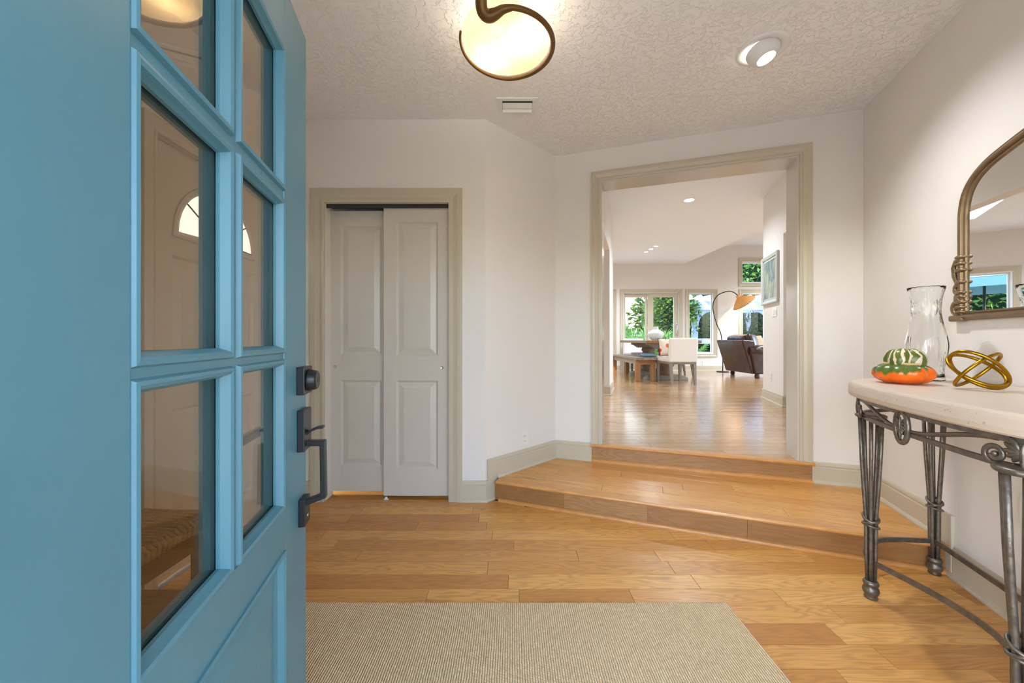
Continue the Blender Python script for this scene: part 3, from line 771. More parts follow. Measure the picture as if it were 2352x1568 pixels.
base('baseboard_closet_left', [(CX0-.10, A.y), (XL, A.y), (XL, LD1+.08)], 0, 'corner baseboard left of the closet')
base('baseboard_far', [(8.6, FW), (wx(1560)+.075, FW)], Z2, 'baseboard of the far dining wall')
base('baseboard_far_left', [(wx(1432)-.075, FW), (-2.6, FW)], Z2, 'baseboard of the far wall left of the patio door')
base('baseboard_hall_left', [hl(-.001,.13,0), hl(0,0,0), hl(.90,0,0), hl(.901,.13,0)][::-1], Z2, 'baseboard on the left hall wall end')
base('baseboard_hall_right', [hr(.0,.13,0), hr(.0,0,0), hr(-.80,0,0), hr(-.80,.13,0)][::-1], Z2, 'baseboard on right hall wall below the picture')

# ------------------------------------------------------------------ closet sliding doors
def panel(name, mb_map, a0, a1, z0, z1, mat, parent, dep=.013, wid=.052):
    mb = MB()
    mb.rects([(a0,a1,z0,z1,0.0),(a0+.006,a1-.006,z0+.006,z1-.006,-dep*.55),(a0+.012,a1-.012,z0+.012,z1-.012,-dep),(a0+.016,a1-.016,z0+.016,z1-.016,-dep),
              (a0+wid,a1-wid,z0+wid,z1-wid,-.0015),(a0+wid+.003,a1-wid-.003,z0+wid+.003,z1-wid-.003,-.0015)], mb_map)
    return mb.build(name, mat, parent)
SCW = 2.66/F
cx_ = lambda u: (u-1176)*SCW
cz_ = lambda v: CAMZ-(v-HZ)*SCW
def closet_door(name, label, u0, u1, vt, vb, pans, y, pull):
    x0, x1, z0, z1 = cx_(u0), cx_(u1), cz_(vb), cz_(vt)
    d = struct(empty(name, (0, y, 0)), label, 'door')
    (pa, pb) = cx_(pans[0]), cx_(pans[1])
    rows = [(cz_(pans[5]), cz_(pans[4])), (cz_(pans[3]), cz_(pans[2]))]
    T = .033
    MB().box(x0, pa, 0, T, z0, z1).build('stile', 'doorw', d, bevel=.0015)
    MB().box(pb, x1, 0, T, z0, z1).build('stile', 'doorw', d, bevel=.0015)
    for a, b in ((z0, rows[0][0]), (rows[0][1], rows[1][0]), (rows[1][1], z1)):
        MB().box(pa-.0005, pb+.0005, 0, T, a, b).build('rail', 'doorw', d)
    for a, b in rows:
        panel('panel', lambda p, z, dd: (p, -dd, z), pa, pb, a, b, 'doorw', d)
    px = cx_(pull[0]); pz = cz_(pull[1])
    R = Matrix.Rotation(PI/2, 4, 'X'); T_ = Matrix.Translation((px, 0, pz))
    MB().lathe([(-.002,.012),(.003,.012),(.004,.010),(.0015,.008),(.001,.001)], 20, Mx=T_ @ R).build('finger_pull', 'chrome', d)
    return d
closet_door('door_1', 'greige closet door sliding behind, left of the pair', 743, 884, 475, 1138, (770,866,511,815,876,1079), A.y+.085, (757,844))
closet_door('door_2', 'greige closet door in front, right of the pair', 877, 1031, 468, 1143, (907,1003,506,817,875,1082), A.y+.035, (1013.5,845))
g = thing('floor_guide', 'small white plastic guide under the closet doors', 'door guide', (cx_(884), A.y+.03, 0))
MB().box(-.016, .016, -.008, .008, 0.0, .007).build('base', 'white', g, bevel=.002)
MB().box(-.008, .008, -.004, .003, .006, .02).build('fin', 'white', g, bevel=.001)
mb = MB(); mb.box(CX0, CX1, A.y+.02, A.y+.025, CZT-.028, CZT); mb.box(CX0, CX1, A.y+.02, A.y+.12, CZT-.004, CZT)
struct(mb.build('trim_6', 'slot'), 'dark metal track above the closet doors', 'trim')

# ------------------------------------------------------------------ wall plates
def outlet(name, label, o, gangs=1, kind='outlet', w=.07, h=.115):
    W_ = w+.046*(gangs-1)
    t = thing(name, label, 'wall plate', o[0], o[1])      # local: y out of the wall towards -y
    mb = MB(); mb.rects([(-W_/2,W_/2,-h/2,h/2,0),(-W_/2,W_/2,-h/2,h/2,.004),(-W_/2+.003,W_/2-.003,-h/2+.003,h/2-.003,.006)], lambda a, z, d: (a, -d, z))
    mb.build('cover_plate', 'white', t)
    for k in range(gangs):
        cx = (k-(gangs-1)/2)*.046
        if kind == 'outlet':
            for s_ in (-1, 1):
                r = MB(); r.lathe([(0,.0165),(.002,.0165),(.0025,.015)], 16, Mx=Matrix.Translation((cx,-.0055,s_*.0195)) @ Matrix.Rotation(PI/2,4,'X')); f = r.build('receptacle', 'white', t)
                for sx, hh in ((-.006,.0045),(.006,.0035)):
                    MB().box(cx+sx-.0012, cx+sx+.0012, -.0086, -.007, s_*.0195+.002-hh, s_*.0195+.002+hh).build('slot', 'slot', f)
        else:
            MB().box(cx-.0165, cx+.0165, -.009, -.005, -.033, .033).build('rocker', 'white', t, bevel=.001)
    return t
a45 = math.atan2(DIR45.y, DIR45.x)
def on45(u, v):
    m = (u-1176)/F; s_ = (m*A.y-A.x)/(DIR45.x-m*DIR45.y); p = A+DIR45*s_; return (p.x, p.y, CAMZ-(v-HZ)/F*p.y)
outlet('outlet', 'white outlet on the angled wall above stepped baseboard', (on45(1204.5, 1007), a45))
outlet('outlet', 'white outlet low on the far dining wall under the window', ((wx(1616), FW, wz(833)), 0.))
ahr = math.atan2(NN.y, NN.x)
def onhr(u, v):
    m = (u-1176)/F; s_ = (R2.x-m*R2.y)/(NN.x-m*NN.y); p = R2-NN*s_; return (p.x, p.y, CAMZ-(v-HZ)/F*p.y)
outlet('light_switch', 'white three gang switch plate below the framed picture', (onhr(1780,717), ahr+PI), 3, 'switch')
outlet('outlet', 'white outlet near the floor on the right hall wall', (onhr(1771.5,865), ahr+PI))
outlet('outlet', 'white outlet on right wall behind the console legs', (rw(1.13,0,.47), ahr+PI))

# ------------------------------------------------------------------ windows and patio door
CASW = [(w_*1.25, d*1.4) for w_, d in CAS]
def window(name, label, h, kind='fixed'):
    x0, x1, z0, z1 = h
    w = struct(empty(name, (0, FW, 0)), label, 'window')
    mb = MB(); casing(mb, x0, x1, z0, z1, lambda a, z, d: (a, -d, z), CASW, True); mb.build('casing', 'trim', w)
    fr = .045
    mb = MB(); mb.rects([(x0,x1,z0,z1,0.0),(x0,x1,z0,z1,.16),(x0+.02,x1-.02,z0+.02,z1-.02,.16),(x0+.02,x1-.02,z0+.02,z1-.02,.0),(x0,x1,z0,z1,0.0)], lambda a, z, d: (a, d, z), False)
    mb.build('jamb', 'whitep', w)
    mb = MB(); mb.rects([(x0+.02,x1-.02,z0+.02,z1-.02,.07),(x0+.02,x1-.02,z0+.02,z1-.02,.11),(x0+fr,x1-fr,z0+fr,z1-fr,.11),(x0+fr,x1-fr,z0+fr,z1-fr,.07),(x0+.02,x1-.02,z0+.02,z1-.02,.07)], lambda a, z, d: (a, d, z), False)
    mb.build('sash', 'whitep', w)
    MB().box(x0+fr, x1-fr, .088, .092, z0+fr, z1-fr).build('pane', 'pane', w)
    return w
window('window_1', 'tall window beside the patio door, behind the dining chair', HOLES['window_1'])
window('window_2', 'tall window behind the leather armchair and lamp shade', HOLES['window_2'])
window('window_3', 'small upper window above the lamp, next to hall wall', HOLES['window_3'])
window('window_4', 'tall window at the left of the patio door', HOLES['window_4'])
window('window_5', 'tall window reflected in the arched mirror', HOLES['window_5'])
window('window_6', 'leftmost tall window of the dining room', HOLES['window_6'])
for k, (y0, y1) in enumerate(SIDEW):
    w = struct(empty('window_%d' % (10+k), (8.6, 0, 0)), 'unseen side window added to daylight the living room, %s from the hall' % ('first', 'second', 'third')[k], 'window')
    z0, z1 = Z2+.05, 2.75
    mb = MB(); mb.rects([(y0,y1,z0,z1,.06),(y0,y1,z0,z1,.12),(y0+.05,y1-.05,z0+.05,z1-.05,.12),(y0+.05,y1-.05,z0+.05,z1-.05,.06),(y0,y1,z0,z1,.06)], lambda a, z, d: (d, a, z), False); mb.build('window_frame', 'whitep', w)
    MB().box(.088, .092, y0+.05, y1-.05, z0+.05, z1-.05).build('pane', 'pane', w)
pd = struct(empty('door_4', (0, FW, 0)), 'white framed sliding glass patio door', 'door')
h = HOLES['door_4']
mb = MB(); casing(mb, h[0], h[1], Z2, h[3], lambda a, z, d: (a, -d, z), CASW); mb.build('casing', 'trim', pd)
mb = MB(); mb.box(h[0], h[1], 0, .16, h[3]-.02, h[3]); mb.box(h[0], h[0]+.015, 0, .16, Z2, h[3]); mb.box(h[1]-.015, h[1], 0, .16, Z2, h[3]); mb.box(h[0], h[1], 0, .16, Z2-.01, Z2+.015); mb.build('door_frame', 'whitep', pd)
for (u0, u1, p0, p1, yy) in ((1432.5, 1490, 1438.5, 1485, .09), (1490, 1559, 1501.5, 1549, .03)):
    x0, x1, a0, a1 = wx(u0), wx(u1), wx(p0), wx(p1); z0, z1, b0, b1 = Z2+.02, h[3]-.025, Z2+.2, wz(682)
    mb = MB(); mb.rects([(x0,x1,z0,z1,yy),(x0,x1,z0,z1,yy+.045),(a0,a1,b0,b1,yy+.045),(a0,a1,b0,b1,yy),(x0,x1,z0,z1,yy)], lambda a, z, d: (a, d, z), False)
    lf = mb.build('door_leaf', 'trim', pd)
    MB().box(a0, a1, yy+.02, yy+.025, b0, b1).build('pane', 'pane', lf)
hx, hz0, hz1 = wx(1555), wz(771), wz(741)
mb = MB(); mb.box(hx-.02, hx+.02, .022, .032, hz0, hz1); mb.tube([(hx,.03,hz0+.05),(hx,-.02,hz0+.05),(hx,-.025,(hz0+hz1)/2),(hx,-.02,hz1-.05),(hx,.03,hz1-.05)], .011, 8)
mb.build('door_handle', 'chrome', pd)

# ------------------------------------------------------------------ blue entry door
DL = Vector((-.587, 1.08)); dh = Vector((.2265, -.974)).normalized()
BD = struct(empty('door_3', (DL.x, DL.y, 0), math.atan2(dh.y, dh.x)), 'open blue front door with six glass panes', 'door')
DW, DT, DZ0, DZ1 = .835, .044, .016, 1.990
ST = .172
g0, g1, g2, g3 = .184, .393, .437, .650
cols = [(g0, g1), (g2, g3)]
rowsz = [(.7375, 1.075), (1.1136, 1.459), (1.504, 1.822)]
mr = .012
MB().box(0, g0-mr, -DT, 0, DZ0, DZ1).build('stile', 'blue', BD, bevel=.0025)
MB().box(g3+mr, DW, -DT, 0, DZ0, DZ1).build('stile', 'blue', BD, bevel=.0025)
PZ0, PZ1 = .13, .628
for a, b in ((DZ0, PZ0), (PZ1, rowsz[0][0]-mr), (rowsz[2][1]+mr, DZ1)):
    MB().box(g0-mr, g3+mr, -DT, 0, a, b).build('rail', 'blue', BD)
for a, b in ((rowsz[0][1], rowsz[1][0]), (rowsz[1][1], rowsz[2][0])):
    MB().box(g0-mr, g3+mr, -DT+.004, -.004, a+mr, b-mr).build('muntin', 'blue', BD)
for a, b in rowsz:
    MB().box(g1+mr, g2-mr, -DT+.004, -.004, a-mr, b+mr).build('muntin', 'blue', BD)
beadp = [(-.013,-.004),(-.010,.0035),(-.005,.0045),(.000,.002),(.003,-.006),(.006,-.012),(.006,-.018),(-.013,-.018)]
for (x0, x1) in cols:
    for (z0, z1) in rowsz:
        for side in (0, 1):
            mb = MB(); mp = (lambda a, z, d: (a, d, z)) if side == 0 else (lambda a, z, d: (a, -DT-d, z))
            rr = [(x0-(-w_) if False else x0+w_, x1-w_, z0+w_, z1-w_, d) for w_, d in beadp]; rr.append(rr[0])
            mb.rects(rr, mp, False)
            mb.build('glazing_bead', 'blue', BD)
        MB().box(x0-.008, x1+.008, -DT/2-.003, -DT/2+.003, z0-.008, z1+.008).build('pane', 'dpane', BD)
# lower panel with its moulding
for side in (0, 1):
    mp = (lambda a, z, d: (a, d, z)) if side == 0 else (lambda a, z, d: (a, -DT-d, z))
    mb = MB(); a0, a1 = g0-mr, g3+mr
    mb.rects([(a0+w_, a1-w_, PZ0+w_, PZ1-w_, d) for w_, d in ((0,0),(0,.004),(.006,.006),(.013,.003),(.022,-.008),(.034,-.010),(.040,-.010),(.075,-.002),(.080,-.002))], mp)
    mb.build('panel', 'blue', BD)
# handle set
HX = .048
dz = 1.024
pl = MB().box(HX-.037, HX+.037, 0, .019, dz-.037, dz+.037).build('deadbolt', 'black', BD, bevel=.002)
R_ = Matrix.Rotation(-PI/2, 4, 'X')
MB().lathe([(0,.029),(.004,.0295),(.020,.026),(.024,.0235),(.025,.020),(.024,.018)], 28, Mx=Matrix.Translation((HX,.018,dz)) @ R_).build('lock_cylinder', 'black', pl)
MB().box(HX-.0012, HX+.0012, .0415, .0432, dz-.006, dz+.006).build('keyway', 'slot', pl)
hp = MB().box(HX-.033, HX+.033, 0, .018, .835, .946).build('handle_plate', 'black', BD, bevel=.002)
mb = MB(); mb.sweep([(.016,.878),(.030,.888),(.044,.893),(.058,.894)], [(-.003,-.011),(.003,-.011),(.003,.011),(-.003,.011)], lambda x, y, d: (HX+d, x, y)); mb.build('thumb_latch', 'black', hp, bevel=.001)
gp = MB()
gp.sweep([(.012,.852),(.056,.850),(.058,.705),(.012,.690)], [(-.007,-.011),(.007,-.011),(.007,.011),(-.007,.011)], lambda x, y, d: (HX+d, x, y)); gp.build('grip', 'black', BD, bevel=.002)
lp = MB().box(HX-.024, HX+.024, 0, .017, .632, .705).build('lower_plate', 'black', BD, bevel=.002)
MB().lathe([(0,.005),(.002,.005),(.0025,.003)], 14, Mx=Matrix.Translation((HX,.0165,.655)) @ R_).build('screw', 'chrome', lp)
ip = MB().box(HX-.033, HX+.033, -DT-.016, -DT, .845, .935).build('inner_plate', 'black', BD, bevel=.002)
mb = MB(); mb.tube([(HX,-DT-.01,.89),(HX,-DT-.055,.89)], .011, 12); mb.box(HX-.012, HX+.115, -DT-.064, -DT-.050, .879, .901); mb.build('lever', 'black', ip, bevel=.002)
mb = MB(); mb.box(HX-.03, HX+.03, -DT-.014, -DT, dz-.03, dz+.03); mb.box(HX-.006, HX+.006, -DT-.034, -DT-.013, dz-.02, dz+.02); mb.build('thumb_turn', 'black', ip, bevel=.001)
for z in (.25, 1.0, 1.75):
    MB().tube([(DW+.004,.006,z-.045),(DW+.004,.006,z+.045)], .006, 10).build('hinge', 'black', BD)

# ------------------------------------------------------------------ passage door behind the blue door
PD = struct(empty('door_5', (XL-.02, 0, 0)), 'painted door with fan light seen through the blue door', 'door')
mb = MB(); casing(mb, LD0, LD1, 0, LDZ, lambda a, z, d: (.02+d, a, z)); mb.build('casing', 'tanpaint', PD)
py = lambda a, z, d: (d-.004, a, z)
fc, fz, fr_ = (LD0+LD1)/2, 1.66, .255
pr = [(LD0+.11, LD0+.365), (LD0+.425, LD1-.11)]
PB0, PB1, PB2, PB3 = .2, .80, .95, 1.54
MB().box(-.044, -.004, LD0+.005, LD0+.11, .01, LDZ-.005).build('stile', 'tanpaint', PD)
MB().box(-.044, -.004, LD1-.11, LD1-.005, .01, LDZ-.005).build('stile', 'tanpaint', PD)
MB().box(-.044, -.004, LD0+.365, LD0+.425, PB0, PB3).build('stile', 'tanpaint', PD)
for a, b in ((.01, PB0), (PB1, PB2), (PB3, LDZ-.005)): MB().box(-.044, -.004, LD0+.11, LD1-.11, a, b).build('rail', 'tanpaint', PD)
for a, b in pr:
    panel('panel', py, a, b, PB0, PB1, 'tanpaint', PD); panel('panel', py, a, b, PB2, PB3, 'tanpaint', PD)
arc = [(fc+fr_*math.cos(PI*k/16), fz+fr_*math.sin(PI*k/16)*1.02) for k in range(17)]
mb = MB(); mb.sweep([(fc+fr_, fz)]+arc[1:-1]+[(fc-fr_, fz)], [(-.03,-.01),(-.03,.008),(-.018,.014),(0,.006),(0,-.01)], lambda x, y, d: (d-.004, x, y), True); mb.build('fanlight_frame', 'tanpaint', PD)
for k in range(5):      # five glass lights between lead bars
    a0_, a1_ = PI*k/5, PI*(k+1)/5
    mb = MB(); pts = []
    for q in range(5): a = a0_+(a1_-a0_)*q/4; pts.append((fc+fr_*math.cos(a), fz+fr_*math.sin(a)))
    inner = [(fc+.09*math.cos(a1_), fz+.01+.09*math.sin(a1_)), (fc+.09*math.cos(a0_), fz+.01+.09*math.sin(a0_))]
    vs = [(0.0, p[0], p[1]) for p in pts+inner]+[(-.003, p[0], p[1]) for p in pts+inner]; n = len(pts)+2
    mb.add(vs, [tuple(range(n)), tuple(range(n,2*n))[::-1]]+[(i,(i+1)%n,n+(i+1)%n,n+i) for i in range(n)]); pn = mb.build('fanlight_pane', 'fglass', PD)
    MB().tube([(.002, fc+.09*math.cos(a0_), fz+.01+.09*math.sin(a0_)), (.002, fc+fr_*math.cos(a0_), fz+fr_*math.sin(a0_))], .004, 6).build('lead_bar', 'slot', pn)
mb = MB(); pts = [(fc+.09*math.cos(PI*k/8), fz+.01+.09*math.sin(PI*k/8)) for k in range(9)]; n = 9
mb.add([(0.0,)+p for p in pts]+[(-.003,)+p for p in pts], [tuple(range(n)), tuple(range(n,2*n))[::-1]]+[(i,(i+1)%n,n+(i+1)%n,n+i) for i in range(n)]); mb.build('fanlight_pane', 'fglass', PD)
for z in (.25, 1.08, 1.80): MB().tube([(.006, LD0+.004, z-.05), (.006, LD0+.004, z+.05)], .007, 8).build('hinge', 'chrome', PD)

# ------------------------------------------------------------------ foyer ceiling lamp
LX, LY = -.026, 1.775
cl = thing('ceiling_lamp', 'round amber alabaster glass ceiling lamp with a bronze swirl', 'ceiling lamp', (LX, LY, Hc))
MB().lathe([(0,.075),(-.016,.073),(-.022,.06),(-.022,.016),(-.10,.012),(-.165,.010)], 28).build('ceiling_pan', 'bronze', cl)
prof = [(-.118,.200),(-.124,.206),(-.132,.207),(-.150,.206),(-.163,.203),(-.172,.196),(-.178,.180),(-.182,.13),(-.185,.07),(-.186,.003)]
mb = MB(); mb.lathe(prof, 56, cap=False); mb.build('glass_bowl', 'alabaster', cl)
for k in range(2):
    a = 2.45+PI*k*1.05; bx, by = .095*math.cos(a), .095*math.sin(a)
    MB().tube([(0,0,-.10),(bx*.6,by*.6,-.10),(bx*.7,by*.7,-.115)], .009, 8).build('bulb_socket', 'whitep', cl)
    lightobj('bulb_light', 'POINT', (bx, by, -.120), LAMP_W, (1, .90, .76), cl, .028)
# bronze swirl: rises at the left rim, follows the lower edge round the far side and ends in a curled knob
pts = []; rad = []
NS = 56
for k in range(NS+1):
    f_ = k/NS
    a = math.radians(196) - f_*math.radians(278)
    r_ = .2150 + .002*math.sin(f_*PI)
    z = -.150 - .026*min(1, f_*2.6)
    pts.append((r_*math.cos(a), r_*math.sin(a), z)); rad.append(.0055+.0060*min(1, f_*1.5))
e = Vector(pts[-1])
tail = [e, Vector((-.010,-.208,-.180)), Vector((-.045,-.194,-.188)), Vector((-.074,-.190,-.192)), Vector((-.096,-.205,-.184)), Vector((-.100,-.224,-.158)), Vector((-.092,-.232,-.132)), Vector((-.084,-.230,-.118))]
tl = catmull(tail, 6)[1:]
pts += tl; rad += [.011+.014*min(1, (k+1)/14.) for k in range(len(tl))]
mb = MB(); mb.tube(pts, rad, 12); mb.build('bronze_swirl', 'bronze', cl)

# ------------------------------------------------------------------ eyeball downlight
ED = thing('recessed_light', 'lit white swivel eyeball downlight in the foyer ceiling', 'ceiling lamp', (1.332, 2.015, Hc))
mb = MB(); mb.lathe([(0,.122),(-.004,.120),(-.007,.112),(-.007,.086),(-.001,.082),(.0,.081)], 40, cap=False); mb.build('trim_ring', 'whitep', ED)
ax = Vector((.22, -.20, -1)).normalized(); q = Vector((0,0,-1)).rotation_difference(ax).to_matrix().to_4x4()
prof = [(-.002-.075*math.sin(t), .080*math.cos(t)) for t in [PI/2*k/10*.62 for k in range(11)]]
mb = MB(); mb.lathe(prof+[(prof[-1][0]+.006, prof[-1][1]-.004)], 36, Mx=q, cap=False); mb.build('eyeball', 'whitep', ED)
zz, rr = prof[-1]
mb = MB(); mb.lathe([(zz+.006, rr-.004), (zz+.002, rr*.8), (zz+.001,.002)], 32, Mx=q); mb.build('lens', 'lens', ED)
lightobj('eyeball_spot', 'SPOT', tuple(ax*.075), EYE_W, (.93, .97, 1.0), ED, .045, ax, math.radians(118), .95)

# ------------------------------------------------------------------ vent
VT = thing('ceiling_vent', 'white air vent in the ceiling above the closet corner', 'vent', (.035, 2.493, Hc))
mb = MB(); mb.rects([(-.133,.133,-.075,.075,0.),(-.133,.133,-.075,.075,.006),(-.098,.098,-.05,.05,.008),(-.098,.098,-.05,.05,-.0)], lambda a, z, d: (a, z, -d), False); mb.build('frame', 'whitep', VT)
MB().box(-.098, .098, -.05, .05, -.0012, -.0002).build('duct', 'dark', VT)
for yy, an in ((-.008, -14), (.030, -52)):
    mb = MB(); mb.box(-.096, .096, -.020, .020, -.0012, .0012, Matrix.Translation((0, yy, -.010)) @ Matrix.Rotation(math.radians(an), 4, 'X')); mb.build('louver', 'white', VT)
for k in range(7):
    MB().box(-.09+.03*k-.002, -.09+.03*k+.002, -.047, -.03, -.006, -.001).build('damper_tooth', 'dark', VT)

# ------------------------------------------------------------------ downlights of the hall, plus unseen ones added as fill
def downlight(x, y, r, power, label, grp=None):
    t = thing('downlight', label, 'ceiling lamp', (x, y, H2), 0, grp)
    MB().lathe([(0,r*1.25),(-.004,r*1.22),(-.006,r*1.02),(-.004,r)], 28, cap=False).build('trim_ring', 'whitep', t)
    MB().lathe([(-.0045,r),(-.003,r*.5),(-.0028,.002)], 24).build('lens', 'downlens', t)
    lightobj('downlight_spot', 'SPOT', (0,0,-.03), power, (.80,.91,1.0), t, .05, (0,0,-1), math.radians(150), .8)
downlight(2.62, 5.60, .066, DOWN_W*.55, 'large round downlight nearest in the hall ceiling')
for i, (x, y, lab) in enumerate(((3.15, 8.9, 'small downlight farthest of the row of three'), (3.165, 8.62, 'small downlight in the middle of the row of three'), (3.18, 8.36, 'small downlight nearest of the row of three'))):
    downlight(x, y, .042, DOWN_W*.35, lab, 'row of three small downlights')
downlight(6.4, 7.0, .066, DOWN_W, 'downlight in the living room ceiling, out of view')  # this and the following downlights are unseen, added to brighten the rooms
bpy.data.objects[[o.name for o in bpy.data.objects if o.name.startswith('downlight') and abs(o.location.x-6.4) < 1e-4][0]].location.z = 3.71
downlight(-.6, 6.2, .066, DOWN_W, 'downlight in the dining room ceiling behind the left hall wall')
downlight(-1.2, 8.6, .066, DOWN_W, 'downlight in the dining room ceiling near the left wall')
for x, y, lab in ((5.6, 5.0, 'downlight of the living room nearest the hall wall'), (7.3, 5.0, 'downlight of the living room by the first side window'), (7.3, 8.6, 'downlight of the living room by the third side window')):
    downlight(x, y, .066, DOWN_W, lab); [o for o in bpy.data.objects if o.get('label') == lab][0].location.z = 3.71

# ------------------------------------------------------------------ rug
RG = tag(empty('sisal_rug', (-.04, 1.02, 0)), 'flat woven beige sisal rug on the oak floor', 'rug')
rx0, rx1, ry0, ry1 = -.96, .957, -.60, .605
mb = MB(); nx = 60
top = [(rx0+(rx1-rx0)*k/nx, ry1-.003+.0015*math.sin(k*1.7)) for k in range(nx+1)]
mb.prism([(rx0,ry0),(rx1,ry0)]+top[::-1], .0005, .008); mb.build('weave', 'rug', RG)
mb = MB()
rg = random.Random(3)
for k in range(240):       # frayed ends of the far edge
    x = rx0+(rx1-rx0)*k/240+rg.uniform(-.002,.002); l = rg.uniform(.004,.011); dx = rg.uniform(-.003,.003)
    mb.add([(x-.0016,ry1-.004,.006),(x+.0016,ry1-.004,.006),(x+.001+dx,ry1+l,.0015),(x-.001+dx,ry1+l,.0015),(x,ry1-.002,.0085)], [(0,1,2,3),(0,4,3),(1,2,4)])
fr = mb.build('frayed_edge', 'rug', RG); fr['kind'] = 'stuff'

# ------------------------------------------------------------------ console table and mirror (wall frame, origin at the wall)
AC = 1.445
O_ = rw(AC, 0, 0); RWZ = math.atan2(NN.y, NN.x)
CT = thing('console_table', 'console table with cream stone top and pewter scrolled iron legs', 'table', (O_[0], O_[1], 0), RWZ)
half = [(0,.575),(.20,.566),(.34,.548),(.44,.515),(.53,.445),(.60,.35),(.66,.24),(.71,.12),(.74,.012)]
outl = catmull([(x, y) for x, y in half], 5)
outl = [(p.x, p.y) for p in outl]
outline = [(-x, y) for x, y in outl[::-1]][:-1] + outl
ZT0, ZT1 = .886, .948
rgs = []
rq = random.Random(5)
def inset(pts, d):
    c = Vector((0, .2)); out = []
    for i, p in enumerate(pts):
        a = Vector(pts[max(i-1,0)]); b = Vector(pts[min(i+1,len(pts)-1)]); t = (b-a).normalized(); nrm = Vector((-t.y, t.x))
        if (Vector(p)-c).dot(nrm) < 0: nrm = -nrm
        q = Vector(p)-nrm*d; out.append((q.x, max(q.y, .012)))
    return out
mb = MB()
for dd, z in ((.006,ZT0),(.0,ZT0+.006),(-.002,ZT0+.02),(.0,ZT0+.045),(.002,ZT1-.008),(.006,ZT1-.002),(.012,ZT1)):
    ring = inset(outline, dd)
    rgs.append([Vector((x + rq.uniform(-.0004,.0004), y + (rq.uniform(-.0004,.0004) if y > .03 else 0), z)) for x, y in ring])
mb.loft(rgs, True, True, False); mb.build('stone_top', 'stone', CT)
def rail_path(d, n0=0, n1=None):
    return inset(outline, d)
for nm, z, hh, d in (('upper_rail', .874, .010, .040), ('lower_rail', .800, .008, .045)):
    pth = inset(outline, d)
    pth = [p for p in pth if p[1] > .05]
    mb = MB(); mb.sweep(pth, [(-.007,-hh),(.007,-hh),(.007,hh),(-.007,hh)], lambda x, y, dd: (x, y, z+dd)); mb.build(nm, 'iron', CT, bevel=.0015)
def leg(cx, cy, rot):
    t = None
    rods = []
    for k in range(5):
        a = rot+2*PI*k/5
        pts = [(cx+r*math.cos(a), cy+r*math.sin(a), z) for z, r in ((.795,.038),(.60,.031),(.46,.0235),(.36,.0175),(.30,.0165),(.18,.0155),(.075,.0125))]
        o = MB().tube(pts, [.0075,.0075,.0075,.0075,.0075,.0075,.007], 8).build('leg_rod' if t else 'leg', 'iron', t or CT)
        if t is None: t = o
    mb = MB(); mb.lathe([(.792,.048),(.797,.053),(.804,.053),(.808,.046)], 20, c=(cx,cy,0)); mb.build('leg_cap', 'iron', t)
    for z, tilt, ph in ((.352,.30,0.),(.335,-.30,.9),(.318,.16,1.8)):
        pts = []
        for k in range(20):
            a = 2*PI*k/20; pts.append((cx+.0265*math.cos(a), cy+.0265*math.sin(a), z+.0265*tilt*math.cos(a-ph)*1.6))
        MB().tube(pts, .0055, 6, closed=True).build('tie_band', 'iron', t)
    mb = MB(); mb.lathe([(0.0,.022),(.006,.024),(.014,.020),(.022,.026),(.034,.030),(.046,.027),(.054,.020),(.058,.026),(.066,.028),(.072,.027),(.078,.022)], 18, c=(cx,cy,0)); mb.build('foot', 'iron', t)
    return t
LEGS = [(.375,.464,.2),(-.375,.505,.5),(.685,.07,.9),(-.685,.07,1.3)]
for l in LEGS: leg(*l)
zst = .158
def strap(name, pts):
    mb = MB(); mb.sweep([(p.x, p.y) for p in pts], [(-.004,-.011),(.004,-.011),(.004,.011),(-.004,.011)], lambda x, y, d: (x, y, zst+d)); mb.build(name, 'iron', CT)
strap('stretcher', catmull([Vector((.375,.464)), Vector((.19,.36)), Vector((0,.315)), Vector((-.19,.37)), Vector((-.375,.505))], 8))
strap('stretcher', [Vector((.685,.07)), Vector((-.685,.07))])
strap('stretcher', catmull([Vector((.375,.464)), Vector((.50,.43)), Vector((.62,.30)), Vector((.685,.07))], 7))
strap('stretcher', catmull([Vector((-.375,.505)), Vector((-.50,.45)), Vector((-.62,.31)), Vector((-.685,.07))], 7))
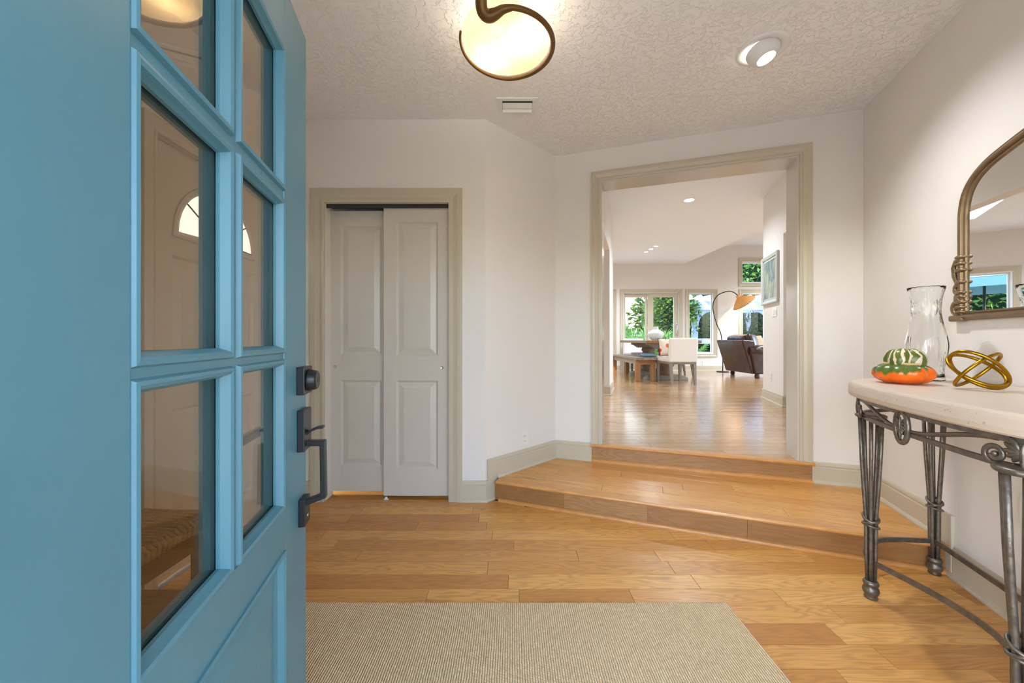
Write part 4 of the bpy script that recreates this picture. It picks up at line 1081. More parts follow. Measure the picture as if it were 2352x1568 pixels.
# apron ornaments; local frame of each: x along the apron, y out, z up
apr = inset(outline, .040)
def apr_at(x):
    for i in range(len(apr)-1):
        a, b = Vector(apr[i]), Vector(apr[i+1])
        if a.x <= x <= b.x and a.y > .2:
            t = (b-a).normalized(); p = a+(b-a)*((x-a.x)/(b.x-a.x)); return p, math.atan2(t.y, t.x)
    raise ValueError(x)
def lobes(mb, flip, n=5, s=1.0):
    for k in range(n):
        f_ = k/(n-1); a = math.radians(58-112*f_); L = (.040-.012*f_)*s
        Mx = Matrix.Translation((flip*.5*L*math.cos(a)*1.15+flip*.004, .008, .5*L*math.sin(a)*1.15+.004*s)) @ Matrix.Rotation(-flip*a if flip > 0 else PI+a, 4, 'Y')
        mb.ell((0,0,0), L*.58, .006, .0075*s, Mx, 8, 6)
def fan(x):
    p, a = apr_at(x); o = empty('fan_ornament', (p.x, p.y, .838), a, CT)
    for f_ in (1, -1):
        mb = MB(); lobes(mb, f_); mb.build('wing', 'iron', o)
    mb = MB(); mb.ell((0,.010,-.004), .0065, .007, .036, None, 8, 6); mb.build('body', 'iron', o)
    for f_ in (1, -1):
        pts = []
        for k in range(26):
            t = k/25; an = math.radians(-80)+t*math.radians(430); r = .026*(1-.62*t)
            pts.append((f_*(.062+r*math.cos(an)), .004, -.012+r*math.sin(an)))
        pts = [(f_*.020,.004,-.033),(f_*.045,.004,-.038)]+pts
        mb = MB(); mb.tube(pts, [.006]*len(pts), 6, flat=1.3); mb.ell((f_*.062,.004,-.012), .008,.008,.008, None, 8, 6); mb.build('scroll', 'iron', o)
def medallion(x):
    p, a = apr_at(x); o = empty('medallion', (p.x, p.y, .822), a, CT)
    mb = MB(); mb.tube([(.036*math.cos(t), .004, .058*math.sin(t)) for t in [2*PI*k/28 for k in range(28)]], .0085, 8, True); mb.build('oval_ring', 'iron', o)
    mb = MB()
    for f_ in (1, -1):
        for k in range(5):
            t = k/4; an = math.radians(35-100*t); L = .026-.006*t
            Mx = Matrix.Translation((f_*(.003+.5*L*math.cos(an)), .008, .018-.030*t+.5*L*math.sin(an)*.5)) @ Matrix.Rotation(-f_*an if f_ > 0 else PI+an, 4, 'Y')
            mb.ell((0,0,0), L*.55, .005, .0058, Mx, 8, 6)
    mb.ell((0,.008,-.006), .004,.006,.042, None, 8, 6)
    mb.build('shell', 'iron', o)
fan(.395); fan(-.375); medallion(.03)
def vine(x0, x1):       # wavy bar from the fan scroll to the foot of the medallion
    pts = []
    for k in range(17):
        t = k/16; x = x0+(x1-x0)*t; p, a = apr_at(x); s_ = t*t*(3-2*t)
        pts.append((p.x, p.y, .866-.052*s_))
    mb = MB(); mb.tube(pts, [.0055+.002*math.sin(PI*k/16) for k in range(17)], 6); mb.build('vine_bar', 'iron', CT)
vine(.335, .075); vine(-.315, -.01)

# mirror
MR = thing('arched_mirror', 'arched wall mirror with antique bronze scrolled frame', 'mirror', (O_[0], O_[1], 0), RWZ)
hw = AC-.832; zb, zs, za = 1.243, 1.755, 1.955
arcp = [(hw, zb+.008), (hw, 1.45), (hw, 1.66)] + [(hw*x, z) for x, z in ((.997,1.72),(.98,1.775),(.945,1.82),(.88,1.860),(.78,1.893),(.64,1.917),(.46,1.940),(.25,1.955),(0,1.96))]
arcp = [(p.x, p.y) for p in catmull(arcp, 4)]
pth = arcp + [(-x, z) for x, z in arcp[::-1][1:]]
fp = [(.022,.002),(.022,.014),(.017,.020),(.011,.021),(.007,.018),(.004,.027),(-.003,.031),(-.010,.027),(-.013,.018),(-.018,.020),(-.023,.017),(-.025,.008),(-.025,.002)]
mb = MB(); mb.sweep(pth, [(-w_, d) for w_, d in fp], lambda x, z, d: (x, d, z), False, False); mb.build('frame', 'frame', MR)
mb = MB(); mb.sweep([(hw+.01, zb), (-hw-.01, zb)], [(-.02,.002),(-.02,.016),(-.013,.022),(-.008,.019),(-.003,.030),(.006,.033),(.012,.026),(.015,.019),(.02,.014),(.02,.002)], lambda x, z, d: (x, d, z)); mb.build('bottom_bar', 'frame', MR)
gl = [(x*.985, z-.012) for x, z in pth]; n = len(gl)
mb = MB(); vs = [(x, .010, z) for x, z in gl]+[(x, .003, z) for x, z in gl]
mb.add(vs, [tuple(range(n)), tuple(range(n,2*n))[::-1]]+[(i,(i+1)%n,n+(i+1)%n,n+i) for i in range(n)]); mb.build('mirror_glass', 'mirror', MR)
def spiral(cx, cz, r0, a0, turns, shrink=.72, n=22, sgn=1):
    return [(cx+r0*(1-shrink*k/(n-1))*math.cos(a0+sgn*2*PI*turns*k/(n-1)), .02, cz+r0*(1-shrink*k/(n-1))*math.sin(a0+sgn*2*PI*turns*k/(n-1))) for k in range(n)]
for sx in (1, -1):
    orn = empty('corner_scroll', (sx*hw, 0, 0), 0, MR)
    def sc(path, r0, r1):
        pts = [(sx*p[0], p[1], p[2]) for p in path]; m_ = len(pts)
        MB().tube(pts, [r0+(r1-r0)*k/(m_-1) for k in range(m_)], 8, flat=1.2).build('scroll', 'frame', orn)
    sc([(.012,.02,1.395),(.026,.02,1.39)]+spiral(.014,1.365,.020,.9,.35,.2,8,-1), .006, .007)
    sc([(-.004,.024,1.505),(.018,.024,1.50),(.032,.024,1.47),(.030,.022,1.43),(.014,.022,1.40),(.006,.022,1.375)], .008, .009)
    sc([(.0,.024,1.405)]+spiral(.018,1.372,.016,1.4,1.1,.7,18,-1), .008, .004)
    sc([(.004,.024,1.345),(.016,.024,1.34)]+spiral(.020,1.330,.010,1.,.8,.6,12,-1), .006, .004)
    sc([(-.006,.024,1.328),(.010,.026,1.318)]+spiral(.012,1.277,.032,1.3,1.35,.80,30,-1), .011, .006)
    mb = MB()
    mb.box(-.024 if sx > 0 else -.052, .052 if sx > 0 else .024, .002, .034, 1.219, 1.248); mb.build('corner_block', 'frame', orn, bevel=.008, seg=3)
    for z, d, w_ in ((1.515,.036,.030),(1.485,.034,.026),(1.455,.042,.034),(1.40,.040,.030),(1.352,.036,.030),(1.332,.036,.028),(1.308,.040,.034),(1.284,.036,.028),(1.262,.034,.030)):
        MB().ell((-sx*.002,.020,z), .012+w_*.5, .016, d*.26, None, 14, 8, .7).build('bead', 'frame', orn)

# ------------------------------------------------------------------ things on the console
def onct(x, y): p = CT.matrix_basis @ Vector((x, y, 0)); return (p.x, p.y, ZT1)
PUM = onct(AC-1.088, .362)
SQ = thing('turban_squash', 'orange and green striped turban squash on the stone console', 'squash', PUM)
mb = MB(); rings = []
for k in range(15):
    t = -PI/2+PI*k/14; ring = []
    for j_ in range(72):
        a = 2*PI*j_/72
        lob = 1-.085*(abs(math.cos(4.5*a+.4))**5)
        r = (.099*math.cos(t)**.62 if k not in (0, 14) else .02)*lob
        z = .044+.044*math.sin(t)
        ring.append(Vector((r*math.cos(a), r*math.sin(a), z)))
    rings.append(ring)
mb.loft(rings, True, True, True); mb.build('lower_half', 'squash', SQ)
mb = MB(); rings = []
for k in range(13):
    t = -PI/2*.5+PI*.75*k/12; ring = []
    for j_ in range(64):
        a = 2*PI*j_/64
        lob = .70+.30*abs(math.sin(2*a+.9))**.5
        r = max(.004, .070*math.cos(t)**.6*lob) if k < 12 else .004
        z = .098+.052*math.sin(t)*(.62+.40*lob) - (.006 if k == 12 else 0)
        ring.append(Vector((r*math.cos(a)+.006, r*math.sin(a), z)))
    rings.append(ring)
mb.loft(rings, True, True, True); cr = mb.build('crown', 'crown', SQ)
mb = MB(); mb.tube([(.006+.061*math.cos(a)*(1+.04*math.sin(5*a)), .061*math.sin(a), .086+.003*math.sin(4*a)) for a in [2*PI*k/40 for k in range(40)]], .006, 6, True); mb.build('scar_ring', 'scar', SQ)
VA = onct(AC-.925, .195)
VS = MB()
vp = [(0,.088),(.012,.087),(.05,.083),(.10,.094),(.15,.102),(.18,.101),(.24,.087),(.29,.0735),(.325,.0705),(.37,.0735),(.39,.0785),(.43,.0905)]
def vr(z):
    for i in range(len(vp)-1):
        if vp[i][0] <= z <= vp[i+1][0]:
            p0 = vp[max(i-1,0)]; p1 = vp[i]; p2 = vp[i+1]; p3 = vp[min(i+2,len(vp)-1)]; t = (z-p1[0])/(p2[0]-p1[0])
            return .5*((2*p1[1])+(p2[1]-p0[1])*t+(2*p0[1]-5*p1[1]+4*p2[1]-p3[1])*t*t+(3*p1[1]-p0[1]-3*p2[1]+p3[1])*t**3)
    return vp[-1][1]
SEG = 112; rings = []; NZ = 110
for k in range(NZ+1):
    z = .43*k/NZ; ring = []
    for j_ in range(SEG):
        a = 2*PI*j_/SEG; r = vr(z); dr = 0
        if .300 < z < .375:                       # band of diamonds
            u_ = a/(2*PI)*14; v_ = (z-.300)/.0375
            d1 = abs((u_+v_*.5) % 1-.5)*2; d2 = abs((u_-v_*.5) % 1-.5)*2
            dr = -.0055*max(max(0, d1-.72)/.28, max(0, d2-.72)/.28)
        elif .02 < z < .21:                       # fans of long cuts
            fan_c = round(a/(PI/3))*(PI/3); da = (a-fan_c)*vr(z); h_ = z-.02
            an = math.atan2(da, max(h_, .001)); rr_ = math.hypot(da, h_)
            if rr_ < .185: dr = -.005*max(0, math.cos(an*13))**3*min(1, rr_/.05)
        elif z > .425: dr = .0004*math.cos(a*18)
        ring.append(Vector(((r+dr)*math.cos(a), (r+dr)*math.sin(a), z+(.0006*math.cos(a*18) if k == NZ else 0))))
    rings.append(ring)
for k in range(24):
    z = .43-(.43-.02)*k/23; r = (vr(z)-.0065)
    rings.append([Vector((r*math.cos(2*PI*j_/SEG), r*math.sin(2*PI*j_/SEG), z)) for j_ in range(SEG)])
VS.loft(rings, True, True, True)
vs_ = VS.build('glass_vase', 'crystal', None, VA)
for v_ in vs_.data.vertices: v_.co.x *= .68; v_.co.y *= .68; v_.co.z *= .985
tag(vs_, 'tall clear cut crystal vase behind the squash', 'vase')
KN = onct(AC-1.262, .236)
KO = thing('knot_sculpture', 'gold metal knot sculpture of interlaced rings on the console', 'sculpture', KN)
KO.rotation_euler = (0, 0, math.radians(-50.6))
ringsets = []
for c_, mj, mn in ((Vector((.003,0,.001)), Vector((.069,.010,-.044)), Vector((.012,-.045,.052))),
                   (Vector((-.003,.004,.0)), Vector((.070,.014,-.030)), Vector((-.010,.052,.044))),
                   (Vector((.0,.0,.0)), Vector((.052,.012,.060)), Vector((.014,.062,-.012)))):
    ringsets.append([c_+mj*math.cos(a)+mn*math.sin(a) for a in [2*PI*k/56 for k in range(56)]])
zmin = min(p.z for r in ringsets for p in r)
for r in ringsets:
    MB().tube([(p.x, p.y, p.z-zmin+.0062) for p in r], .0062, 10, True).build('ring', 'brass', KO)

# ------------------------------------------------------------------ woven bench seen through the blue door
WB = thing('woven_bench', 'low wooden bench with woven seagrass seat behind blue door', 'bench', (-1.385, 1.07, 0))
for sx in (-1, 1):
    for sy in (-1, 1): MB().box(sx*.165-.025, sx*.165+.025, sy*.42-.025, sy*.42+.025, 0, .42).build('leg', 'darkwood', WB, bevel=.003)
for sx in (-1, 1): MB().box(sx*.165-.015, sx*.165+.015, -.40, .40, .33, .40).build('rail', 'darkwood', WB)
for sy in (-1, 1): MB().box(-.15, .15, sy*.42-.015, sy*.42+.015, .33, .40).build('rail', 'darkwood', WB)
MB().box(-.15, .15, -.40, .40, .14, .165).build('shelf', 'pine', WB)
mb = MB(); rw_ = random.Random(2)
for k in range(44):        # chunky cords round the seat
    y = -.44+.88*(k+.5)/44; h_ = .004*math.sin(k*1.3)+rw_.uniform(-.002,.002)
    pts = [(-.185,y,.405),(-.19,y,.432),(-.17,y,.450+h_),(-.06,y,.456-h_),(.06,y,.452+h_),(.17,y,.450-h_),(.19,y,.432),(.185,y,.405)]
    mb.tube(pts, .0105, 6)
ws = mb.build('woven_seat', 'seagrass', WB); ws['kind'] = 'stuff'

# ------------------------------------------------------------------ picture on the hall wall
p_ = onhr(1771, 630); pa = onhr(1790, 630); pb = onhr(1753.5, 630)
pw = (Vector(pa[:2])-Vector(pb[:2])).length
PF = thing('framed_picture', 'framed pale green abstract painting on the right hall wall', 'picture', ((pa[0]+pb[0])/2, (pa[1]+pb[1])/2, 1.962), ahr+PI)
hh = .335
mb = MB(); f0 = .045
mb.rects([(-pw/2,pw/2,-hh,hh,0.),(-pw/2,pw/2,-hh,hh,.030),(-pw/2+.012,pw/2-.012,-hh+.012,hh-.012,.036),(-pw/2+f0,pw/2-f0,-hh+f0,hh-f0,.022),(-pw/2+f0,pw/2-f0,-hh+f0,hh-f0,.010)], lambda a, z, d: (a, -d, z), False)
mb.build('frame', pm('picture_frame_paint', S(206, 208, 204), .35, var=.04), PF)
mb = MB(); m_ = .078; mb.rects([(-pw/2+f0,pw/2-f0,-hh+f0,hh-f0,.012),(-pw/2+m_,pw/2-m_,-hh+m_,hh-m_,.012),(-pw/2+m_,pw/2-m_,-hh+m_,hh-m_,.008)], lambda a, z, d: (a, -d, z), False); mb.build('mat_board', pm('mat_board_grey', S(190, 197, 196), .7, var=.03), PF)
MB().box(-pw/2+m_-.01, pw/2-m_+.01, -.009, -.006, -hh+m_-.01, hh-m_+.01).build('canvas', 'painting', PF)

# ------------------------------------------------------------------ dining furniture
BN = thing('wooden_bench', 'rustic plank bench at the left of the dining table', 'bench', (2.72, 8.60, Z2))
for k in range(3): MB().box(-.21+.14*k+.001, -.07+.14*k-.001, -.96, .96, .435, .485).build('seat_plank', 'driftwood' if k < 3 else 'pine', BN, bevel=.004)
for sx in (-1, 1):
    for sy in (-1, 1): MB().box(sx*.155-.045, sx*.155+.045, sy*.87-.045, sy*.87+.045, 0, .435).build('leg', 'pine', BN, bevel=.005)
for sx in (-1, 1): MB().box(sx*.155-.02, sx*.155+.02, -.83, .83, .345, .435).build('apron', 'driftwood', BN)
for sy in (-1, 1): MB().box(-.11, .11, sy*.885-.015, sy*.885+.015, .345, .435).build('end_apron', 'pine', BN)

TB = thing('dining_table', 'rustic wooden trestle dining table in front of patio door', 'table', (3.24, 8.50, Z2))
th = .832
for k in range(5): MB().box(-.545+.218*k+.001, -.545+.218*(k+1)-.001, -.88, .88, th-.055, th).build('top_plank', 'driftwood', TB, bevel=.004)
for sy in (-1, 1): MB().box(-.545, .545, sy*.915-.035, sy*.915+.035, th-.055, th).build('end_board', 'pine', TB, bevel=.005)
MB().box(-.045, .045, -.45, .45, .10, .20).build('stretcher', 'driftwood', TB, bevel=.006)
for sy in (-1, 1):
    y = sy*.50
    mb = MB(); mb.lathe([(.11,.15),(.15,.16),(.19,.13),(.22,.15),(.25,.12),(.30,.17),(.40,.20),(.46,.17),(.50,.13),(.53,.15),(.56,.13),(.60,.16),(.66,.14)], 18, c=(0, y, 0)); ped = mb.build('pedestal', pm('pedestal_wood%d' % (sy+1), S(136,112,90), .6, var=.2, vs=10), TB)
    mb = MB(); mb.sweep([(-.45,.03),(-.40,.09),(-.25,.11),(.25,.11),(.40,.09),(.45,.03)], [(0,-.07),(0,.07),(-.03,.07),(-.03,-.07)], lambda x, z, d: (x, y+d, z)); 
    mb = MB(); mb.add([(x, y-.075, z) for x, z in ((-.45,0),(.45,0),(.45,.05),(.38,.09),(.24,.12),(-.24,.12),(-.38,.09),(-.45,.05))]+[(x, y+.075, z) for x, z in ((-.45,0),(.45,0),(.45,.05),(.38,.09),(.24,.12),(-.24,.12),(-.38,.09),(-.45,.05))], [tuple(range(8))[::-1], tuple(range(8,16))]+[(i,(i+1)%8,8+(i+1)%8,8+i) for i in range(8)]); mb.build('foot', 'driftwood', ped, bevel=.008)
    mb = MB(); pr_ = ((-.40,th-.055),(.40,th-.055),(.40,th-.10),(.34,th-.115),(.26,th-.17),(-.26,th-.17),(-.34,th-.115),(-.40,th-.10)); mb.add([(x, y-.06, z) for x, z in pr_]+[(x, y+.06, z) for x, z in pr_], [tuple(range(8)), tuple(range(8,16))[::-1]]+[(i,8+i,8+(i+1)%8,(i+1)%8) for i in range(8)]); mb.build('bracket', 'driftwood', ped, bevel=.006)

def make_chair():
    t = thing('dining_chair', '', 'chair')
    mb = MB(); mb.box(-.255, .255, -.30, .30, .42, .53); mb.build('seat', 'linen', t, bevel=.03, seg=3)
    mb = MB(); mb.add([(x, y, z) for z, y0, y1 in ((.42,-.36,-.27),(.88,-.40,-.315)) for x, y in ((-.265,y0),(.265,y0),(.265,y1),(-.265,y1))], [(0,3,2,1),(4,5,6,7),(0,1,5,4),(1,2,6,5),(2,3,7,6),(3,0,4,7)]); mb.build('backrest', 'linen', t, bevel=.025, seg=3)
    MB().box(-.255, .255, -.34, .30, .385, .425).build('seat_frame', 'greywood', t, bevel=.004)
    for sx in (-1, 1):
        MB().taper((sx*.215, -.37, 0), .035, .035, (sx*.225, -.31, .39), .055, .06).build('leg', 'greywood', t)
        MB().taper((sx*.225, .27, 0), .035, .035, (sx*.225, .265, .39), .055, .055).build('leg', 'greywood', t)
    return t
ch = make_chair()
spots = [((3.20, 7.44, Z2), 0.02, 'cream upholstered dining chair with its back to the hall'),
         ((3.24, 9.78, Z2), PI, 'cream upholstered dining chair at the far table end'),
         ((3.86, 9.05, Z2), PI/2, 'cream upholstered dining chair on the window side of table')]
for i, (loc, rz, lab) in enumerate(spots):
    c = ch if i == 0 else copy_tree(ch)
    c.location = loc; c.rotation_euler = (0, 0, rz); c['label'] = lab; c['group'] = 'dining chairs around the table'
def pillow(name, label, loc, rot, mat, sx=.22, sz=.22, sy=.075, trimmat=None):
    t = thing(name, label, 'cushion', loc); t.rotation_euler = rot
    n = 14; V = []; Fc = []
    for side in (1, -1):
        o = len(V)
        for i in range(n+1):
            for k in range(n+1):
                u_, v_ = -1+2*i/n, -1+2*k/n
                d = ((1-u_**4)*(1-v_**4))**.5
                V.append((u_*sx*(1-.06*(1-v_*v_)), side*sy*d, v_*sz*(1-.06*(1-u_*u_))+sz))
        for i in range(n):
            for k in range(n):
                a = o+i*(n+1)+k; Fc.append((a, a+1, a+n+2, a+n+1))
    mb = MB(); mb.add(V, Fc, True); mb.build('cover', mat, t, weld=True)
    mb = MB(); L = [(-sx,-sz),(sx,-sz),(sx,sz),(-sx,sz)]
    pth = []
    for i in range(4):
        a, b = Vector(L[i]), Vector(L[(i+1)%4])
        for k in range(10):
            p = a+(b-a)*k/10; u_, v_ = p.x/sx, p.y/sz; pth.append((p.x*(1-.06*(1-min(1,v_*v_))), 0, p.y*(1-.06*(1-min(1,u_*u_)))+sz))
    mb.tube(pth, .006, 6, True); mb.build('piping', trimmat or mat, t)
    return t
pillow('floral_cushion', 'floral cushion with red and orange blooms on nearest chair', (3.02, 7.28, Z2+.535), (math.radians(-10), 0, .12), 'floral', .20, .17, .06, 'leather')
pillow('blue_cushion', 'flat blue grey cushion lying on the plank bench', (2.93, 7.80, Z2+.487), (math.radians(90), 0, 0), 'bluefab', .13, .13, .04)
bc = [o for o in bpy.data.objects if o.name == 'blue_cushion'][0]; bc.location = (2.82, 8.02, Z2+.487+.042)
pvp = [(0,.08),(.01,.085),(.05,.13),(.10,.165),(.14,.172),(.17,.165),(.20,.13),(.225,.085),(.235,.064),(.25,.058),(.29,.056),(.305,.062)]
po = MB(); po.lathe(pvp+[(.30,.05),(.25,.048)], 32); po = po.build('pottery_vase', 'potclay', None, (3.18, 8.38, Z2+th))
tag(po, 'round pale pottery vase with short neck on dining table', 'vase')

# ------------------------------------------------------------------ leather armchair
AR = thing('leather_armchair', 'brown leather armchair with its back to the dining table', 'armchair', (5.60, 8.76, Z2))
# local: faces +x, back at -x; near side is -y
def slab(prof, y0, y1, name, mat, parent, bevel=.03):
    n = len(prof); mb = MB()
    mb.add([(x, y0, z) for x, z in prof]+[(x, y1, z) for x, z in prof], [tuple(range(n)), tuple(range(n,2*n))[::-1]]+[(i,n+i,n+(i+1)%n,(i+1)%n) for i in range(n)])
    return mb.build(name, mat, parent, bevel=bevel, seg=3)
slab([(-.37,.10),(-.12,.10),(-.32,.82),(-.56,.845),(-.60,.835)], -.52, .52, 'backrest', 'leather', AR, .025)
for sy in (-1, 1):
    y0, y1 = (-.56, -.34) if sy < 0 else (.34, .56)
    ar = slab([(-.33,.10),(.48,.10),(.48,.52),(-.42,.56)], y0, y1, 'arm', 'leather', AR, .03)
    mb = MB(); mb.tube([(-.44,(y0+y1)/2,.60),(-.2,(y0+y1)/2,.60),(.2,(y0+y1)/2,.59),(.50,(y0+y1)/2,.585)], [.125,.13,.13,.128], 16); mb.build('arm_roll', 'leather', ar)
MB().box(-.30, .52, -.345, .345, .10, .34).build('seat_base', 'leather', AR, bevel=.02)
MB().box(-.28, .54, -.335, .335, .345, .50).build('seat_cushion', 'leather', AR, bevel=.05, seg=4)
mb = MB(); mb.box(-.16, .09, -.34, .34, -.21, .21, Matrix.Translation((-.27,0,.76)) @ Matrix.Rotation(math.radians(-16),4,'Y')); mb.build('back_cushion', 'leather', AR, bevel=.07, seg=4)
for sx in (-1, 1):
    for sy in (-1, 1):
        mb = MB(); mb.lathe([(0,.035),(.01,.042),(.03,.05),(.06,.052),(.085,.04),(.10,.05)], 14, c=(sx*.30+.07, sy*.46, 0)); mb.build('foot', 'darkwood', AR)
pillow('leather_cushion', 'dark brown leather cushion on the armchair arm side', (5.42, 8.44, Z2+.51), (math.radians(-12), .06, .75), 'leather', .25, .24, .085)
pillow('woven_cushion', 'tan basket weave cushion resting in the leather armchair', (5.72, 8.80, Z2+.50), (math.radians(-16), 0, .35), 'woven', .26, .23, .08)

# arc lamp
KL = 9.95/F
def lp_(u, v): return ((u-1176)*KL, 0, CAMZ-(v-HZ)*KL)
base_x = (1660-1176)*KL
FL = thing('arc_lamp', 'black arc floor lamp with tilted rattan cone shade', 'floor lamp', (base_x, 9.95, Z2))
def loc_(u, v): p = lp_(u, v); return (p[0]-base_x, 0, p[2]-Z2)
MB().lathe([(0,.15),(.012,.15),(.02,.145),(.022,.02)], 28).build('base', 'blackmetal', FL)
pole = catmull([(0,0,.015), loc_(1660,815), loc_(1656.5,770), loc_(1647,746), loc_(1639.5,720), loc_(1637.4,703), loc_(1641,688), loc_(1653,675), loc_(1673,668.8), loc_(1686,671.6), loc_(1695,679)], 7)
MB().tube(pole, .0125, 8).build('pole', 'blackmetal', FL)
c0 = Vector(loc_(1696, 680)); c1 = Vector(loc_(1709, 696)); axs = (c1-c0).normalized(); L = (c1-c0).length
q = Vector((0,0,1)).rotation_difference(axs).to_matrix().to_4x4(); Tm = Matrix.Translation(c0) @ q
mb = MB(); mb.lathe([(-.03,.035),(-.02,.06),(.02,.065),(.045,.05)], 20, Mx=Tm); mb.build('shade_cap', 'rattan', FL)
mb = MB(); rgs = []
mb.lathe([(.03,.055),(.10,.14),(.17,.225),(.235,.295),(.232,.290),(.165,.218),(.095,.132),(.03,.048)], 28, Mx=Tm, cap=False); sh = mb.build('lamp_shade', 'rattan', FL)
for k in range(28):
    a = 2*PI*k/28; pts = [Tm @ Vector((r*math.cos(a), r*math.sin(a), z)) for z, r in ((.03,.057),(.10,.143),(.17,.228),(.235,.298))]
    MB().tube(pts, .005, 5).build('shade_rib', 'rattan', sh)
mb = MB(); mb.ell((0,0,.10), .035,.035,.05, None, 12, 8); ob = mb.build('bulb', 'bulb', FL); ob.matrix_local = Tm
lightobj('arc_lamp_light', 'POINT', tuple(Tm @ Vector((0,0,.19))), 8., (1,.75,.45), FL, .03)

# ------------------------------------------------------------------ garden
mb = MB(); mb.box(-14, 24, FW+.2, 34, -.3, .02); tag(mb.build('garden_ground', 'soil'), 'garden ground behind the house', 'ground', kind='structure')
mb = MB(); mb.box(-3, 9, FW+.18, 13.2, .02, .10); tag(mb.build('patio_slab', 'patio'), 'pale concrete patio outside the glass door', 'patio', kind='structure')
mb = MB(); mb.box(-6, 12, -5, .0, -.2, -.03); tag(mb.build('porch_floor', 'patio'), 'porch floor outside the front doorway', 'porch', kind='structure')
mb = MB(); mb.box(-6, 8, -3.2, YF-.152, 2.86, 2.98); tag(mb.build('porch_roof', 'whitep'), 'unseen porch roof added to shade the front door', 'roof', kind='structure')  # added out of view to cut the sky light on the blue door
def leaves(mb, n, fn, size, rg, asp=.5):
    for _ in range(n):
        p, out = fn(rg)
        d = Vector((rg.uniform(-1,1), rg.uniform(-1,1), rg.uniform(-.7,.5)))+out*.8; d.normalize()
        s_ = d.cross(Vector((rg.uniform(-1,1),rg.uniform(-1,1),rg.uniform(.2,1)))).normalized(); l = size*rg.uniform(.6,1.3)
        nn = d.cross(s_)
        a = p; b = p+d*l*.5+s_*l*asp*.5+nn*l*.08; c = p+d*l; e_ = p+d*l*.5-s_*l*asp*.5+nn*l*.08
        mb.add([a, b, c, e_], [(0,1,2,3)])
def shrub(name, label, cat, loc, R3, n, size, mat, seed, stem=True, shell=.80, group=None):
    t = thing(name, label, cat, loc, 0, group); rg = random.Random(seed)
    def fn(r):
        while True:
            v = Vector((r.uniform(-1,1), r.uniform(-1,1), r.uniform(-1,1)))
            if shell < v.length <= 1: break
        return Vector((v.x*R3[0], v.y*R3[1], v.z*R3[2]+R3[2]*1.02)), v
    mb = MB(); leaves(mb, n, fn, size, rg)
    f = mb.build('foliage', mat, t); f['kind'] = 'stuff'
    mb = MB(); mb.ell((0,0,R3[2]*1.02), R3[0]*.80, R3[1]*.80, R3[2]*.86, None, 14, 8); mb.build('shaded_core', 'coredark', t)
    if stem:
        for k in range(3): MB().tube([(.05*k-.05,0,0),(R3[0]*.3*(k-1),0,R3[2]*.8),(R3[0]*.5*(k-1),.1,R3[2]*1.5)], [.05,.035,.015], 6).build('stem', 'bark', t)
    return t
GR = 'garden shrubs and trees'
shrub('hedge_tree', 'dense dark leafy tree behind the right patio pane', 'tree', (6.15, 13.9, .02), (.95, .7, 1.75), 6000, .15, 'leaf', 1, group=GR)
shrub('hedge_shrub', 'dark clipped hedge under the pergola behind tall window', 'hedge', (7.5, 14.6, .02), (1.1, .6, 1.25), 6000, .12, 'leafd', 2, group=GR)
shrub('hedge_shrub', 'dark hedge behind the pergola, nearest the hall wall', 'hedge', (9.4, 14.6, .02), (1.2, .6, 1.3), 6000, .12, 'leafd', 3, group=GR)
shrub('garden_tree', 'sunlit tree filling the small upper window', 'tree', (10.2, 16.2, .02), (2.4, 1.4, 2.9), 9000, .20, 'leafb', 4, group=GR)
shrub('garden_tree', 'leafy tree top above the pergola', 'tree', (7.4, 16.6, .02), (1.6, 1.0, 1.95), 6000, .19, 'leaf', 5, group=GR)
shrub('garden_tree', 'tall green tree behind the umbrella in the mirror', 'tree', (-2.2, 17.5, .02), (3.2, 1.2, 2.8), 8000, .22, 'leafb', 6, group=GR)
shrub('garden_shrub', 'low bright shrub behind the umbrella pole', 'shrub', (-.9, 15.0, .02), (1.8, .8, .9), 2200, .22, 'palm', 7, group=GR)
shrub('garden_shrub', 'green shrub left of the palmetto', 'shrub', (3.6, 15.5, .02), (1.4, .8, 1.0), 1800, .22, 'leafb', 8, group=GR)
shrub('tall_hedge', 'tall dark hedge closing off the garden behind the pergola', 'hedge', (11.5, 19.0, .02), (5.6, .8, 2.3), 5200, .30, 'leaf', 12, group=GR)
shrub('tall_hedge', 'tall hedge at the left end of the garden', 'hedge', (-2.5, 20.0, .02), (5.0, .8, 2.4), 4500, .30, 'leaf', 13, group=GR)
# climbing vine on the pergola post
VN = thing('climbing_vine', 'bright climbing vine round the left pergola post', 'vine', (5.95, 12.86, .1))
mb = MB(); rg = random.Random(9)
leaves(mb, 420, lambda r: (Vector((r.gauss(.02,.16), r.gauss(0,.12), 2.0+r.gauss(0,.25))), Vector((0,-1,0))), .15, rg, .75)
f = mb.build('foliage', 'leafb', VN); f['kind'] = 'stuff'
MB().tube([(.05,.0,0),(.12,-.05,.6),(.03,.03,1.2),(.08,0,2.1)], .02, 6).build('stem', 'bark', VN)
# hosta
HS = thing('hosta_plant', 'broad leaved bright green plant below the tall window', 'plant', (5.62, 11.5, .10))
rg = random.Random(4)
for k in range(14):
    a = 2*PI*k/14+rg.uniform(-.2,.2); l = rg.uniform(.5,.75); up = rg.uniform(.7,1.15)
    d = Vector((math.cos(a), math.sin(a), 0)); s_ = Vector((-d.y, d.x, 0)); V = []
    for i in range(6):
        t = i/5; c = d*l*t*.8+Vector((0,0,up*(t*1.25-.65*t*t))); w_ = .13*math.sin(PI*min(1,t*.95+.03))
        V += [c-s_*w_+Vector((0,0,.02)), c, c+s_*w_+Vector((0,0,.02))]
    mb = MB(); mb.add(V, [q for i in range(5) for q in ((3*i,3*i+1,3*i+4,3*i+3),(3*i+1,3*i+2,3*i+5,3*i+4))], True); mb.build('leaf', 'leafy', HS)
